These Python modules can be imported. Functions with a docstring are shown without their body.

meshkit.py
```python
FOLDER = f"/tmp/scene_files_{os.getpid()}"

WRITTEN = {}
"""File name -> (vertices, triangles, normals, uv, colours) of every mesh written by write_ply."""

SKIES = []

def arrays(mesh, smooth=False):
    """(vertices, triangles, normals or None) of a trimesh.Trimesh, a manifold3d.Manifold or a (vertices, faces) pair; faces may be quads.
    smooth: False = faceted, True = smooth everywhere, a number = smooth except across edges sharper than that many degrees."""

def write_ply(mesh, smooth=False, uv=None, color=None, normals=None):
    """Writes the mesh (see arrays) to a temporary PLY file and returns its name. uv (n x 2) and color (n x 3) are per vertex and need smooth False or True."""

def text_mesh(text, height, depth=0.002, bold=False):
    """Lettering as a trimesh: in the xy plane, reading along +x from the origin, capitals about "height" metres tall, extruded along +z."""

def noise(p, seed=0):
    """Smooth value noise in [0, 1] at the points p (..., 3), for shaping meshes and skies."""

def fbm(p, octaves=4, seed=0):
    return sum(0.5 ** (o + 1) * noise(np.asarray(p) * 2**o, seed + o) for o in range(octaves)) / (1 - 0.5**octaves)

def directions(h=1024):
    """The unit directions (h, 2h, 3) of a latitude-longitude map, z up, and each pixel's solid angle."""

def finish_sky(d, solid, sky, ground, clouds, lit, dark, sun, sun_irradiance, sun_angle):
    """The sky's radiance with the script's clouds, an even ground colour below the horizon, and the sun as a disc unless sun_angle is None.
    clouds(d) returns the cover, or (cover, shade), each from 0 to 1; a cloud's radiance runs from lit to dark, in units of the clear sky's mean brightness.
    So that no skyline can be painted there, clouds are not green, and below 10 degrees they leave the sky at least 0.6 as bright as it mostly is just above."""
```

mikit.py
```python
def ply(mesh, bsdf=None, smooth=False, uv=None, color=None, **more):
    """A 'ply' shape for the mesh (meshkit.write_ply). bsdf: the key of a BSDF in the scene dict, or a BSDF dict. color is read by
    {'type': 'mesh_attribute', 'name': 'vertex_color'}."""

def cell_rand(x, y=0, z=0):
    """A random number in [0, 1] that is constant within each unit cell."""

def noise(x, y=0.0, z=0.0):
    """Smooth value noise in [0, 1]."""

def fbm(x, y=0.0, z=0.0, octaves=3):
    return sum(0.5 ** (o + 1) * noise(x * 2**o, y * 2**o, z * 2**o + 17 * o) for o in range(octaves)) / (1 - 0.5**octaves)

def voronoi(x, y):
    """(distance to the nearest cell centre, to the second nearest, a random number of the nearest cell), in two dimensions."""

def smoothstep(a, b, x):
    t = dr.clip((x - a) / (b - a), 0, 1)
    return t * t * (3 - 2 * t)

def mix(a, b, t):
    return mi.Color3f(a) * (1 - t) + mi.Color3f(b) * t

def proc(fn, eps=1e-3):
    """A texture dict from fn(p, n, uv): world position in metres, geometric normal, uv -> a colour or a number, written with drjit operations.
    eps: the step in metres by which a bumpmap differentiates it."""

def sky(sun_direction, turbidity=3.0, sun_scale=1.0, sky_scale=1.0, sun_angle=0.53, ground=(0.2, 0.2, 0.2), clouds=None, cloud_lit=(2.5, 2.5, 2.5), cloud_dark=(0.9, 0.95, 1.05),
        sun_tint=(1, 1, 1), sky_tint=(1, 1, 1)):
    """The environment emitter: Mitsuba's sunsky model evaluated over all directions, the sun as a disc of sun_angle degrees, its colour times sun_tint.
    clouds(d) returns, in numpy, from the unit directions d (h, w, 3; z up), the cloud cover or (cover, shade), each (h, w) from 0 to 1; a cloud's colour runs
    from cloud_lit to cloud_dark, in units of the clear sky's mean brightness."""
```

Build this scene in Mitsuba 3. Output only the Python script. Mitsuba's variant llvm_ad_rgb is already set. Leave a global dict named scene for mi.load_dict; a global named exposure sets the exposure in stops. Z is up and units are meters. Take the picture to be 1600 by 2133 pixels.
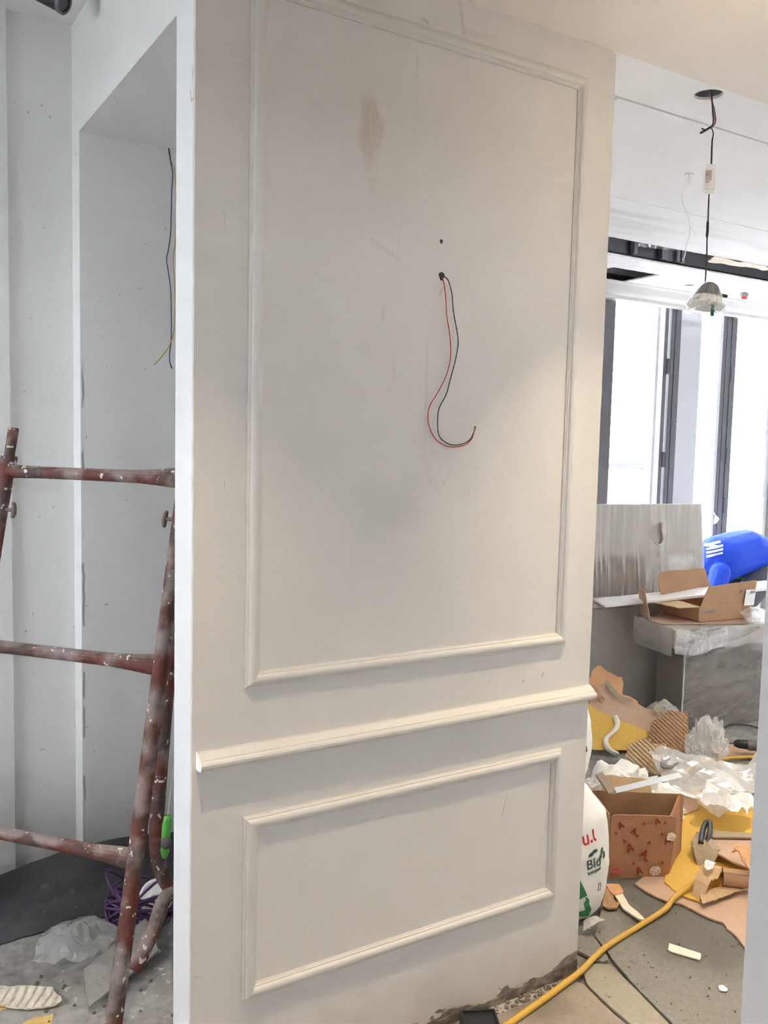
import math, random, numpy as np, trimesh, mitsuba as mi, drjit as dr, manifold3d as m3
import mikit, meshkit
from mikit import noise, fbm, smoothstep, mix
from shapely.geometry import Polygon, Point, LineString
from shapely import contains_xy
from scipy.spatial import Delaunay
T = mi.ScalarTransform4f
random.seed(7); RNG = np.random.default_rng(7)
scene, labels = {'type': 'scene'}, {}

# ------------------------------------------------------------------ camera, sky, lamps, exposure
exposure = 6.62
scene['camera'] = {'type': 'perspective', 'fov': 46.72, 'fov_axis': 'x', 'near_clip': 0.05, 'far_clip': 200.0, 'to_world': T().look_at(origin=[-0.6414, -1.8012, 1.5543], target=[-0.11631, -0.9543, 1.4704], up=[0.02431, 0.08362, 0.9962])}
SKY = 1.0
scene['sky'] = mikit.sky((0.3, -0.6, 0.75), turbidity=4.0, sun_scale=0.0, sky_scale=SKY, clouds=lambda d: np.ones(d.shape[:2]),
                         cloud_lit=(1.86, 1.96, 2.10), cloud_dark=(1.86, 1.96, 2.10), ground=(0.35, 0.35, 0.35))
LAMP = (0.150, 0.122, 0.083)      # intensity of one unseen ceiling lamp

# ------------------------------------------------------------------ helpers
def numbered(key):
    used = lambda k: k in scene or k in labels or k in THINGS
    if not used(key): return key
    i = 1
    while used('%s_%03d' % (key, i)): i += 1
    return '%s_%03d' % (key, i)
THINGS = set()
def thing(name, label, cat, group=None):
    k = numbered(name); THINGS.add(k)
    labels[k] = {'label': label, 'category': cat}
    if group: labels[k]['group'] = group
    return k
def obj(name, mesh, mat, parent=None, smooth=False, label=None, kind=None, **more):
    k = numbered((parent + '__' if parent else '') + name); THINGS.add(k)
    if isinstance(mesh, list): mesh = cat(mesh)
    scene[k] = mesh if isinstance(mesh, dict) else mikit.ply(mesh, mat, smooth=smooth, **more)
    if label: labels.setdefault(k, {})['label'] = label
    if kind: labels.setdefault(k, {})['kind'] = kind
    return k
def single(name, mesh, mat, label, cat_, group=None, smooth=False, kind=None):
    k = obj(name, mesh, mat, None, smooth)
    labels[k] = {'label': label, 'category': cat_}
    if group: labels[k]['group'] = group
    if kind: labels[k]['kind'] = kind
    return k
def struct(name, mesh, mat, smooth=False, label=None):
    k = obj(name, mesh, mat, None, smooth)
    labels[k] = {'kind': 'structure'}
    if label: labels[k]['label'] = label
    return k
def cat(ms): return trimesh.util.concatenate(ms)
def box(x0, x1, y0, y1, z0, z1):
    b = trimesh.creation.box(extents=(x1 - x0, y1 - y0, z1 - z0)); b.apply_translation(((x0 + x1) / 2, (y0 + y1) / 2, (z0 + z1) / 2)); return b
def cbox(x0, x1, y0, y1, z0, z1, c=0.003):
    p = []
    lo, hi = (x0, y0, z0), (x1, y1, z1)
    for i in np.ndindex(2, 2, 2):
        q = [hi[k] if i[k] else lo[k] for k in range(3)]; s = [-1 if i[k] else 1 for k in range(3)]
        for a in range(3):
            v = [q[k] + (0 if k == a else s[k] * c) for k in range(3)]; p.append(v)
    return trimesh.convex.convex_hull(np.array(p))
def tf(m, M):
    m = m.copy(); m.apply_transform(M); return m
def frame(o, ex, ey, ez=None):
    ex, ey = np.array(ex, float), np.array(ey, float); ex /= np.linalg.norm(ex)
    ey = ey - ex * (ex @ ey); ey /= np.linalg.norm(ey); ez = np.cross(ex, ey)
    M = np.eye(4); M[:3, 0], M[:3, 1], M[:3, 2], M[:3, 3] = ex, ey, ez, o; return M
def rotz(o, deg): a = math.radians(deg); return frame(o, (math.cos(a), math.sin(a), 0), (-math.sin(a), math.cos(a), 0))
def spline(pts, n=6):
    p = np.array(pts, float)
    if len(p) < 3: return p
    q = np.vstack([2 * p[0] - p[1], p, 2 * p[-1] - p[-2]]); out = []
    for i in range(1, len(q) - 2):
        for t in np.arange(n) / n:
            a, b, c, d = q[i - 1:i + 3]
            out.append(0.5 * (2 * b + (c - a) * t + (2 * a - 5 * b + 4 * c - d) * t * t + (3 * b - a - 3 * c + d) * t ** 3))
    out.append(p[-1]); return np.array(out)
def tube(pts, r, k=8, n=6, flat=None):
    p = spline(pts, n) if n > 1 else np.array(pts, float)
    N = len(p); r = np.interp(np.linspace(0, 1, N), np.linspace(0, 1, np.size(r)), np.atleast_1d(r))
    t = np.gradient(p, axis=0); t /= np.linalg.norm(t, axis=1)[:, None] + 1e-12
    a = np.array([0, 0, 1.0]) if abs(t[0][2]) < 0.9 else np.array([1.0, 0, 0])
    V = []
    for i in range(N):
        a = a - t[i] * (a @ t[i]); a /= np.linalg.norm(a); b = np.cross(t[i], a)
        an = np.arange(k) * 2 * np.pi / k
        V.append(p[i] + r[i] * (np.cos(an)[:, None] * a + np.sin(an)[:, None] * b))
    V = np.vstack(V + [p[:1], p[-1:]]); F = []
    for i in range(N - 1):
        for j in range(k):
            A, B = i * k + j, i * k + (j + 1) % k; F += [[A, B, B + k], [A, B + k, A + k]]
    for j in range(k): F += [[N * k, (j + 1) % k, j], [N * k + 1, (N - 1) * k + j, (N - 1) * k + (j + 1) % k]]
    return trimesh.Trimesh(V, F, process=False)
def hollow(p, q, r0, r1, k=20):
    p, q = np.array(p, float), np.array(q, float); z = q - p; L = np.linalg.norm(z); z /= L
    x = np.cross(z, (0, 0, 1) if abs(z[2]) < .9 else (1, 0, 0)); x /= np.linalg.norm(x); y = np.cross(z, x)
    return tf(trimesh.creation.annulus(r0, r1, L, sections=k), frame((p + q) / 2, x, y))
def prism(poly, h, M=None, holes=None):
    m = trimesh.creation.extrude_polygon(poly if isinstance(poly, Polygon) else Polygon(poly, holes), h, engine='earcut')
    return tf(m, M) if M is not None else m
def ragged(poly, step, amp, seed):
    L = Polygon(poly).exterior; n = max(8, int(L.length / step)); rg = np.random.default_rng(seed)
    P = np.array([L.interpolate(i / n, normalized=True).coords[0] for i in range(n)])
    t = np.roll(P, -1, 0) - np.roll(P, 1, 0); nn = np.stack([t[:, 1], -t[:, 0]], 1); nn /= np.linalg.norm(nn, axis=1)[:, None] + 1e-9
    s = np.stack([P[:, 0], P[:, 1], np.full(n, seed * 3.7)], 1)
    d = (meshkit.fbm(s / (step * 4), 3, seed) - 0.5) * 2 * amp + rg.normal(0, amp * 0.2, n)
    g = Polygon(P + nn * d[:, None]).buffer(0)
    return max(g.geoms, key=lambda a: a.area) if hasattr(g, 'geoms') else g
def sheet(poly, th=0.004, res=0.03, z=None, rag=0.0, seed=1, M=None):
    """A thin piece of material: outline poly in its own plane, bent by z(x, y)."""
    g = ragged(poly, res * 0.6, rag, seed) if rag else Polygon(poly)
    L = g.exterior; n = max(6, int(L.length / (res * 0.6)))
    B = np.array([L.interpolate(i / n, normalized=True).coords[0] for i in range(n)])
    if not rag: B = np.vstack([B, np.array(g.exterior.coords)[:-1]]); d = [L.project(Point(b)) for b in B]; B = B[np.argsort(d)]; B = B[np.linalg.norm(B - np.roll(B, 1, 0), axis=1) > 1e-5]; n = len(B)
    g = Polygon(B).buffer(0)
    if hasattr(g, 'geoms'): g = max(g.geoms, key=lambda a: a.area)
    x0, y0, x1, y1 = g.bounds
    X, Y = np.meshgrid(np.arange(x0, x1, res), np.arange(y0, y1, res)); I = np.stack([X.ravel(), Y.ravel()], 1) + np.random.default_rng(seed).uniform(-.2, .2, (X.size, 2)) * res
    gi = g.buffer(-res * 0.45); I = I[contains_xy(gi, I[:, 0], I[:, 1])] if not gi.is_empty else I[:0]
    P = np.vstack([B, I]); tri = Delaunay(P).simplices; c = P[tri].mean(1)
    tri = tri[contains_xy(g, c[:, 0], c[:, 1])]
    a, b, cc = P[tri[:, 0]], P[tri[:, 1]], P[tri[:, 2]]
    cr = (b[:, 0] - a[:, 0]) * (cc[:, 1] - a[:, 1]) - (b[:, 1] - a[:, 1]) * (cc[:, 0] - a[:, 0])
    tri = tri[abs(cr) > 1e-10]; cr = cr[abs(cr) > 1e-10]
    tri[cr < 0] = tri[cr < 0][:, ::-1]
    Z = z(P[:, 0], P[:, 1]) if z is not None else np.zeros(len(P))
    q = np.asarray(Z)
    top = q if q.ndim == 2 else np.column_stack([P, q])
    m = trimesh.Trimesh(top, tri, process=False); nv = m.vertex_normals
    N = len(P); V = np.vstack([top, top - nv * th]); F = [tri, tri[:, ::-1] + N]
    e = np.sort(np.vstack([tri[:, [0, 1]], tri[:, [1, 2]], tri[:, [2, 0]]]), 1); d = np.vstack([tri[:, [0, 1]], tri[:, [1, 2]], tri[:, [2, 0]]])
    u, idx, cnt = np.unique(e, axis=0, return_index=True, return_counts=True); E = d[idx[cnt == 1]]
    F += [np.stack([E[:, 1], E[:, 0], E[:, 0] + N], 1), np.stack([E[:, 1], E[:, 0] + N, E[:, 1] + N], 1)]
    m = trimesh.Trimesh(V, np.vstack(F), process=False)
    return tf(m, M) if M is not None else m
def nz(s, a, seed=0, oct=3): return lambda x, y: a * (meshkit.fbm(np.stack([x / s, y / s, 0 * x + seed], -1), oct, seed) - 0.5) * 2
def xy(pts): return [(p[0], p[1]) for p in pts]
def sweep_x(prof, x0, x1, m0=0.0, m1=0.0):
    """Profile [(y, z)] swept along x, its ends cut at x0 + m0*z and x1 + m1*z (mitres)."""
    pr = np.array(prof); n = len(pr)
    A = np.column_stack([x0 + m0 * pr[:, 1], pr]); B = np.column_stack([x1 + m1 * pr[:, 1], pr])
    g = trimesh.creation.triangulate_polygon(Polygon(pr), engine='earcut')
    V = np.vstack([A, B]); F = []
    for i in range(n): j = (i + 1) % n; F += [[i, j, j + n], [i, j + n, i + n]]
    f = np.array(g[1]); 
    if len(g[0]) == n: F += f.tolist() + (f[:, ::-1] + n).tolist()
    m = trimesh.Trimesh(V, F, process=False); m.fix_normals(); return m
def capsule(p, q, a, b, n=16):
    def s(c, r): return m3.Manifold.sphere(r, n).translate(tuple(float(v) for v in c))
    return m3.Manifold.batch_hull([s(p, a), s(q, b)])
def blob(bones, edge=0.02, it=10):
    m = m3.Manifold.batch_boolean([capsule(*b) for b in bones], m3.OpType.Add).refine_to_length(edge).to_mesh()
    t = trimesh.Trimesh(m.vert_properties[:, :3], m.tri_verts); trimesh.smoothing.filter_taubin(t, iterations=it); return t

# ------------------------------------------------------------------ materials
def proc(fn): return mikit.proc(fn)
def diffuse(c): return {'type': 'twosided', 'b': {'type': 'diffuse', 'reflectance': {'type': 'rgb', 'value': list(c)} if not isinstance(c, dict) else c}}
def princ(c, rough=0.5, **k): return {'type': 'twosided', 'b': {'type': 'principled', 'base_color': {'type': 'rgb', 'value': list(c)} if not isinstance(c, dict) else c, 'roughness': rough, **k}}
def seg(p, x0, z0, x1, z1, w):
    px, pz = p.x - x0, p.z - z0; dx, dz = x1 - x0, z1 - z0
    t = dr.clip((px * dx + pz * dz) / (dx * dx + dz * dz), 0, 1)
    return 1 - smoothstep(0, w, dr.sqrt(dr.square(px - t * dx) + dr.square(pz - t * dz)))
STAIN = [(0.538,2.437,0.538,2.393,0.008,0.16),(0.538,2.393,0.535,2.208,0.012,0.04),(0.426,2.006,0.496,1.971,0.01,0.13),(0.506,2.083,0.496,1.971,0.006,0.06),(0.588,1.8,0.588,1.499,0.008,0.1),(0.595,1.499,0.608,1.446,0.008,0.07),(0.608,1.446,0.628,1.425,0.008,0.08),(0.628,1.425,0.649,1.442,0.008,0.08),(0.649,1.442,0.667,1.481,0.007,0.07),(0.462,1.857,0.459,1.829,0.008,0.14),(0.492,1.742,0.496,1.692,0.006,0.1),(0.888,0.598,0.874,0.54,0.002,0.55),(0.065,2.017,0.068,1.973,0.002,0.3),(0.071,1.454,0.072,1.434,0.002,0.35),(0.996,0.909,1.004,0.919,0.003,0.6),(0.933,0.908,0.931,0.903,0.003,0.7),(0.932,0.924,0.934,0.922,0.002,0.5),(0.959,0.918,0.959,0.916,0.002,0.4),(0.819,0.931,0.821,0.928,0.002,0.5),(0.81,0.922,0.814,0.916,0.002,0.4),(0.773,0.376,0.781,0.377,0.003,0.25),(0.652,2.595,0.661,2.565,0.012,0.16),(0.661,2.565,0.668,2.527,0.01,0.2),(0.668,2.527,0.769,2.536,0.014,0.1),(0.549,2.525,0.565,2.523,0.008,0.35),(0.62,1.901,0.628,1.919,0.006,0.3),(0.01,0.354,0.027,0.347,0.003,0.3),(0.953,0.794,0.957,0.791,0.003,0.2)]
SM = [0.413,2.25]
CL = [0.502,1.383]
CL2 = [0.038,1.915]
def paint_panel(p, n, uv):
    c = mi.Color3f(0.65, 0.62, 0.588)
    g = fbm(p.x * 3, p.z * 3, 1.5); c = c * (0.955 + 0.07 * g)
    fine = fbm(p.x * 90, p.z * 90, p.y * 90); c = c * (0.985 + 0.03 * fine)
    w = fbm(p.x * 16, p.z * 11, 3.0) - 0.5
    ex, ez = (p.x - SM[0] + 0.10 * (p.z - SM[1])) / 0.036, (p.z - SM[1]) / 0.115
    d = dr.sqrt(ex * ex + ez * ez) + w * 1.1
    st = 1 - smoothstep(0.55, 1.15, d)
    streak = fbm(p.x * 130, p.z * 30, 7.0)
    c = mix(c, mi.Color3f(0.42, 0.335, 0.265), st * (0.22 + 0.55 * streak))
    halo = (1 - smoothstep(0.3, 1.0, dr.sqrt(dr.square((p.x - SM[0] - 0.03) / 0.10) + dr.square((p.z - SM[1]) / 0.22)) + w))
    c = mix(c, mi.Color3f(0.66, 0.60, 0.53), halo * 0.18)
    for q, rx, rz, a in ((CL, 0.16, 0.09, 0.20), (CL2, 0.12, 0.05, 0.16), ((CL[0] - .15, 1.75), .2, .15, .06)):
        h = 1 - smoothstep(0.1, 1.0, dr.sqrt(dr.square((p.x - q[0]) / rx) + dr.square((p.z - q[1]) / rz)) + w)
        c = mix(c, mi.Color3f(0.45, 0.43, 0.40), h * a)
    for x0, z0, x1, z1, wd, s in STAIN:
        c = mix(c, mi.Color3f(0.22, 0.20, 0.18), seg(p, x0, z0, x1, z1, wd) * s * (0.5 + noise(p.x * 200, p.z * 120)))
    c = mix(c, mi.Color3f(0.50, 0.40, 0.31), (1 - smoothstep(0.02, 0.20, p.z + 0.15 * w)) * 0.35)
    peel = fbm(p.x * 22, p.z * 40, 9.0); line = 0.034 + 0.05 * (peel - 0.5) + 0.03 * smoothstep(1.05, 1.17, p.x)
    bare = 1 - smoothstep(-0.002, 0.002, p.z - line)
    c = mix(c, mi.Color3f(0.23, 0.20, 0.17) * (0.6 + 0.8 * fbm(p.x * 60, p.z * 60, 2.0)), bare)
    return c
scene['m_panel'] = diffuse(proc(paint_panel))
def paint_white(p, n, uv):
    c = mi.Color3f(0.80, 0.80, 0.79) * (0.96 + 0.06 * fbm(p.x * 4, p.y * 4 + 3, p.z * 4)) * (0.985 + 0.03 * fbm(p.x * 80, p.y * 80, p.z * 80))
    sp = noise(p.x * 45 + 5, p.y * 45, p.z * 45)
    c = mix(c, mi.Color3f(0.35, 0.34, 0.33), smoothstep(0.965, 0.985, sp) * 0.6)
    return c
scene['m_white'] = diffuse(proc(paint_white))
def paint_end(p, n, uv):
    c = mi.Color3f(0.77, 0.775, 0.785) * (0.98 + 0.03 * fbm(p.x * 5, p.y * 5, p.z * 5))
    m = smoothstep(0.80, 0.9, noise(p.y * 260, p.z * 60)) * smoothstep(2.20, 2.22, p.z) * (1 - smoothstep(2.30, 2.33, p.z)) * (1 - smoothstep(0.02, 0.035, p.y))
    return mix(c, mi.Color3f(0.45, 0.30, 0.32), m * 0.8)
scene['m_pillar'] = diffuse((0.60, 0.605, 0.62))
scene['m_end'] = diffuse(proc(paint_end))
def paint_leftwall(p, n, uv):
    c = mi.Color3f(0.79, 0.795, 0.785) * (0.95 + 0.08 * fbm(p.x * 3, p.y * 3, p.z * 3)) * (0.985 + 0.03 * fbm(p.x * 70, p.y * 70, p.z * 70))
    c = mix(c, mi.Color3f(0.33, 0.32, 0.31), smoothstep(0.965, 0.98, noise(p.x * 46 + 5, p.y * 20, p.z * 34)) * 0.5)
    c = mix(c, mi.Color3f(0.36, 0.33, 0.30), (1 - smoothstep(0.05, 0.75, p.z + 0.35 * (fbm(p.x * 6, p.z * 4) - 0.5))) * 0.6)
    crack = (1 - smoothstep(0.0, 0.006, abs(p.x - 0.052 - 0.004 * noise(p.z * 30)))) * smoothstep(0.5, 0.62, noise(p.z * 14, 2.0)) * (1 - smoothstep(1.7, 1.8, p.z))
    return mix(c, mi.Color3f(0.20, 0.19, 0.18), crack * 0.8)
scene['m_leftwall'] = diffuse(proc(paint_leftwall))
def paint_ceil(p, n, uv):
    c = mi.Color3f(0.91, 0.905, 0.90) * (0.97 + 0.05 * fbm(p.x * 2, p.y * 2, 3.0))
    band = smoothstep(1.10, 1.2, p.y) * (1 - smoothstep(1.86, 1.9, p.y))
    c = mix(c, mi.Color3f(0.60, 0.585, 0.56), band * smoothstep(0.35, 0.75, fbm(p.x * 1.2, p.y * 9, 5.0)) * 0.55)
    return c
scene['m_ceil'] = diffuse(proc(paint_ceil))
scene['m_ceil_near'] = diffuse((0.85, 0.79, 0.735))
scene['m_moulding'] = {'type': 'twosided', 'b': {'type': 'roughplastic', 'alpha': 0.25, 'diffuse_reflectance': {'type': 'rgb', 'value': [0.67, 0.64, 0.60]}}}
def concrete(p, n, uv):
    g = fbm(p.x * 4, p.y * 4, p.z * 4, 4); f = fbm(p.x * 45, p.y * 45, p.z * 45)
    c = mix(mi.Color3f(0.20, 0.195, 0.185), mi.Color3f(0.40, 0.385, 0.36), smoothstep(0.3, 0.75, g)) * (0.7 + 0.6 * f)
    return mix(c, mi.Color3f(0.62, 0.61, 0.59), smoothstep(0.90, 0.96, noise(p.x * 70, p.y * 70, 4.0)) * 0.7)
scene['m_concrete'] = diffuse(proc(concrete))
def felt(c1, c2, sc=3.0):
    def fn(p, n, uv):
        g = fbm(p.x * sc, p.y * sc, p.z * sc, 4); f = fbm(p.x * 120, p.y * 120, p.z * 120)
        c = mix(c1, c2, smoothstep(0.3, 0.7, g)) * (0.85 + 0.3 * f)
        return mix(c, mi.Color3f(0.15, 0.13, 0.11), smoothstep(0.94, 0.97, noise(p.x * 55, p.y * 55, 2.0)) * 0.7)
    return fn
scene['m_felt_grey'] = diffuse(proc(felt((0.165, 0.155, 0.138), (0.25, 0.238, 0.212))))
scene['m_felt_beige'] = diffuse(proc(felt((0.25, 0.225, 0.18), (0.35, 0.315, 0.255), 5)))
scene['m_felt_brown'] = diffuse(proc(felt((0.225, 0.19, 0.155), (0.32, 0.275, 0.225), 5)))
def card(c):
    def fn(p, n, uv):
        return mi.Color3f(*c) * (0.86 + 0.16 * fbm(p.x * 6, p.y * 6, p.z * 6) + 0.14 * noise(p.x * 150, p.y * 150, p.z * 150))
    return fn
CARD = {'brown': (0.46, 0.285, 0.17), 'tan': (0.60, 0.43, 0.26), 'pink': (0.54, 0.375, 0.275), 'yellow': (0.66, 0.43, 0.11), 'orange': (0.66, 0.37, 0.20), 'grey': (0.38, 0.31, 0.22), 'carton': (0.42, 0.225, 0.13), 'pale': (0.80, 0.72, 0.60), 'yellowpale': (0.74, 0.53, 0.20)}
for k_, c_ in CARD.items(): scene['m_card_' + k_] = diffuse(proc(card(c_)))
def rust(p, n, uv):
    g = fbm(p.x * 14, p.y * 14, p.z * 14, 4); f = fbm(p.x * 60, p.y * 60, p.z * 60)
    c = mix(mi.Color3f(0.125, 0.035, 0.026), mi.Color3f(0.085, 0.052, 0.043), smoothstep(0.4, 0.62, g)) * (0.7 + 0.6 * f)
    dust = smoothstep(0.50, 0.80, fbm(p.x * 17 + 9, p.y * 17, p.z * 13, 4) + 0.26 * dr.maximum(n.z, 0)) * 0.6
    c = mix(c, mi.Color3f(0.36, 0.32, 0.30), dust)
    return mix(c, mi.Color3f(0.72, 0.70, 0.67), smoothstep(0.71, 0.78, 0.6 * noise(p.x * 60, p.y * 60, p.z * 40) + 0.4 * noise(p.x * 190, p.y * 190, p.z * 130)) * 0.75)
scene['m_rust'] = princ(proc(rust), 0.7)
scene['m_steel_dirty'] = princ((0.16, 0.12, 0.10), 0.6, metallic=0.2)
def alu(p, n, uv):
    c = mi.Color3f(0.095, 0.095, 0.103) * (0.8 + 0.4 * fbm(p.x * 3, p.y * 3, p.z * 6))
    return mix(c, mi.Color3f(0.19, 0.17, 0.15), (1 - smoothstep(0.9, 1.9, p.z + 0.5 * fbm(p.x * 20, p.y * 3, p.z * 5))) * 0.7)
scene['m_alu'] = princ(proc(alu), 0.45)
scene['m_hinge'] = princ((0.11, 0.11, 0.12), 0.4)
scene['m_glass'] = {'type': 'thindielectric', 'int_ior': 1.5}
scene['m_black'] = princ((0.016, 0.016, 0.018), 0.45)
scene['m_black_wire'] = princ((0.022, 0.022, 0.026), 0.4)
scene['m_red_wire'] = princ((0.42, 0.035, 0.03), 0.4)
scene['m_blue_wire'] = princ((0.03, 0.055, 0.13), 0.4)
scene['m_dark_wire'] = princ((0.035, 0.045, 0.06), 0.4)
scene['m_yellow_wire'] = princ((0.52, 0.33, 0.10), 0.45)
scene['m_cable'] = princ((0.58, 0.34, 0.05), 0.45)
scene['m_white_plastic'] = princ((0.80, 0.80, 0.78), 0.35)
scene['m_label_grey'] = diffuse((0.33, 0.33, 0.34))
scene['m_copper'] = princ((0.25, 0.16, 0.09), 0.4, metallic=0.6)
def lam(p, n, uv): return mi.Color3f(0.36, 0.33, 0.30) * (0.9 + 0.2 * fbm(p.x * 5, p.y * 5, p.z * 5))
scene['m_laminate'] = princ(proc(lam), 0.5)
scene['m_laminate_brown'] = princ((0.22, 0.195, 0.17), 0.5)
scene['m_board_wrapped'] = princ((0.40, 0.36, 0.315), 0.5)
def streak_v(p, n, uv):
    s = fbm(p.x * 75 + p.y * 75 + 3 * noise(p.z * 3), p.z * 2.2, 3.0, 4)
    low = 1 - smoothstep(0.86, 0.94, p.z + 0.05 * noise(p.x * 12, 1.0))
    return dr.clip(0.60 + 0.45 * (s - 0.5) - low * (0.45 - 0.55 * smoothstep(0.55, 0.68, s)), 0.03, 0.9)
def streak_d(p, n, uv):
    s = fbm(p.x * 9 + 5 * noise(p.z * 9), p.z * 34 - p.x * 8, 7.0, 4)
    return dr.clip(0.06 + 0.65 * smoothstep(0.5, 0.85, s), 0.03, 0.5)
def film(w, alb=0.72, tint=(1, 1, .98)): return {'type': 'blendbsdf', 'weight': w, 'a': {'type': 'thindielectric', 'int_ior': 1.45}, 'b': diffuse([alb * t for t in tint])}
scene['m_wrap_v'] = film(proc(streak_v), 0.66, (1, .945, .885))
scene['m_wrap_d'] = film(proc(streak_d), 0.42, (.85, .78, .72))
scene['m_film_milky'] = film(0.30, 0.86)
scene['m_film_clear'] = film(0.10, 0.8)
scene['m_film_white'] = film(0.75, 0.9)
scene['m_bag_grey'] = {'type': 'blendbsdf', 'weight': 0.85, 'a': {'type': 'thindielectric', 'int_ior': 1.35}, 'b': princ((0.42, 0.42, 0.38), 0.35)}
scene['m_sack'] = princ((0.80, 0.79, 0.76), 0.45)
scene['m_green_print'] = princ((0.035, 0.22, 0.085), 0.5)
scene['m_red_print'] = princ((0.55, 0.03, 0.03), 0.5)
scene['m_dark_print'] = princ((0.04, 0.10, 0.09), 0.5)
scene['m_carton_print'] = diffuse((0.28, 0.05, 0.035))
scene['m_carton_red'] = diffuse((0.62, 0.17, 0.15))
scene['m_carton_white'] = diffuse((0.66, 0.55, 0.50))
scene['m_plank'] = princ((0.86, 0.84, 0.83), 0.35)
def ridges(p, n, uv): return 0.5 + 0.5 * dr.sin((p.x * 0.55 - p.y * 0.35 + p.z * 0.75) * 400)
for k_ in ('brown', 'tan', 'pale'):
    scene['m_corr_' + k_] = {'type': 'twosided', 'b': {'type': 'bumpmap', 'arbitrary': mikit.proc(ridges, 4e-4), 'scale': 0.007, 'bsdf': {'type': 'diffuse', 'reflectance': proc(card(CARD[k_]))}}}
scene['m_rope'] = diffuse((0.82, 0.78, 0.70))
scene['m_steel'] = princ((0.62, 0.65, 0.68), 0.35, metallic=0.5)
scene['m_wood_grip'] = diffuse(proc(card((0.36, 0.29, 0.23))))
scene['m_tarp'] = diffuse(proc(felt((0.055, 0.055, 0.06), (0.10, 0.10, 0.105), 4)))
scene['m_tile_grey'] = diffuse(proc(felt((0.30, 0.29, 0.265), (0.44, 0.42, 0.39), 7)))
scene['m_purple'] = princ((0.085, 0.035, 0.115), 0.5)
scene['m_green_tool'] = princ((0.10, 0.42, 0.07), 0.4)
scene['m_shirt'] = princ((0.012, 0.065, 0.62), 0.75, sheen=0.3)
scene['m_shirt_print'] = diffuse((0.70, 0.75, 0.88))
scene['m_green_trim'] = diffuse((0.16, 0.55, 0.08))
scene['m_trousers'] = princ((0.085, 0.095, 0.11), 0.85)
scene['m_skin'] = princ((0.45, 0.27, 0.18), 0.5)
scene['m_hair'] = princ((0.012, 0.010, 0.009), 0.5)
scene['m_lampgrey'] = princ((0.07, 0.07, 0.072), 0.4)
scene['m_balcony_grey'] = diffuse((0.25, 0.252, 0.26))
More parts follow.
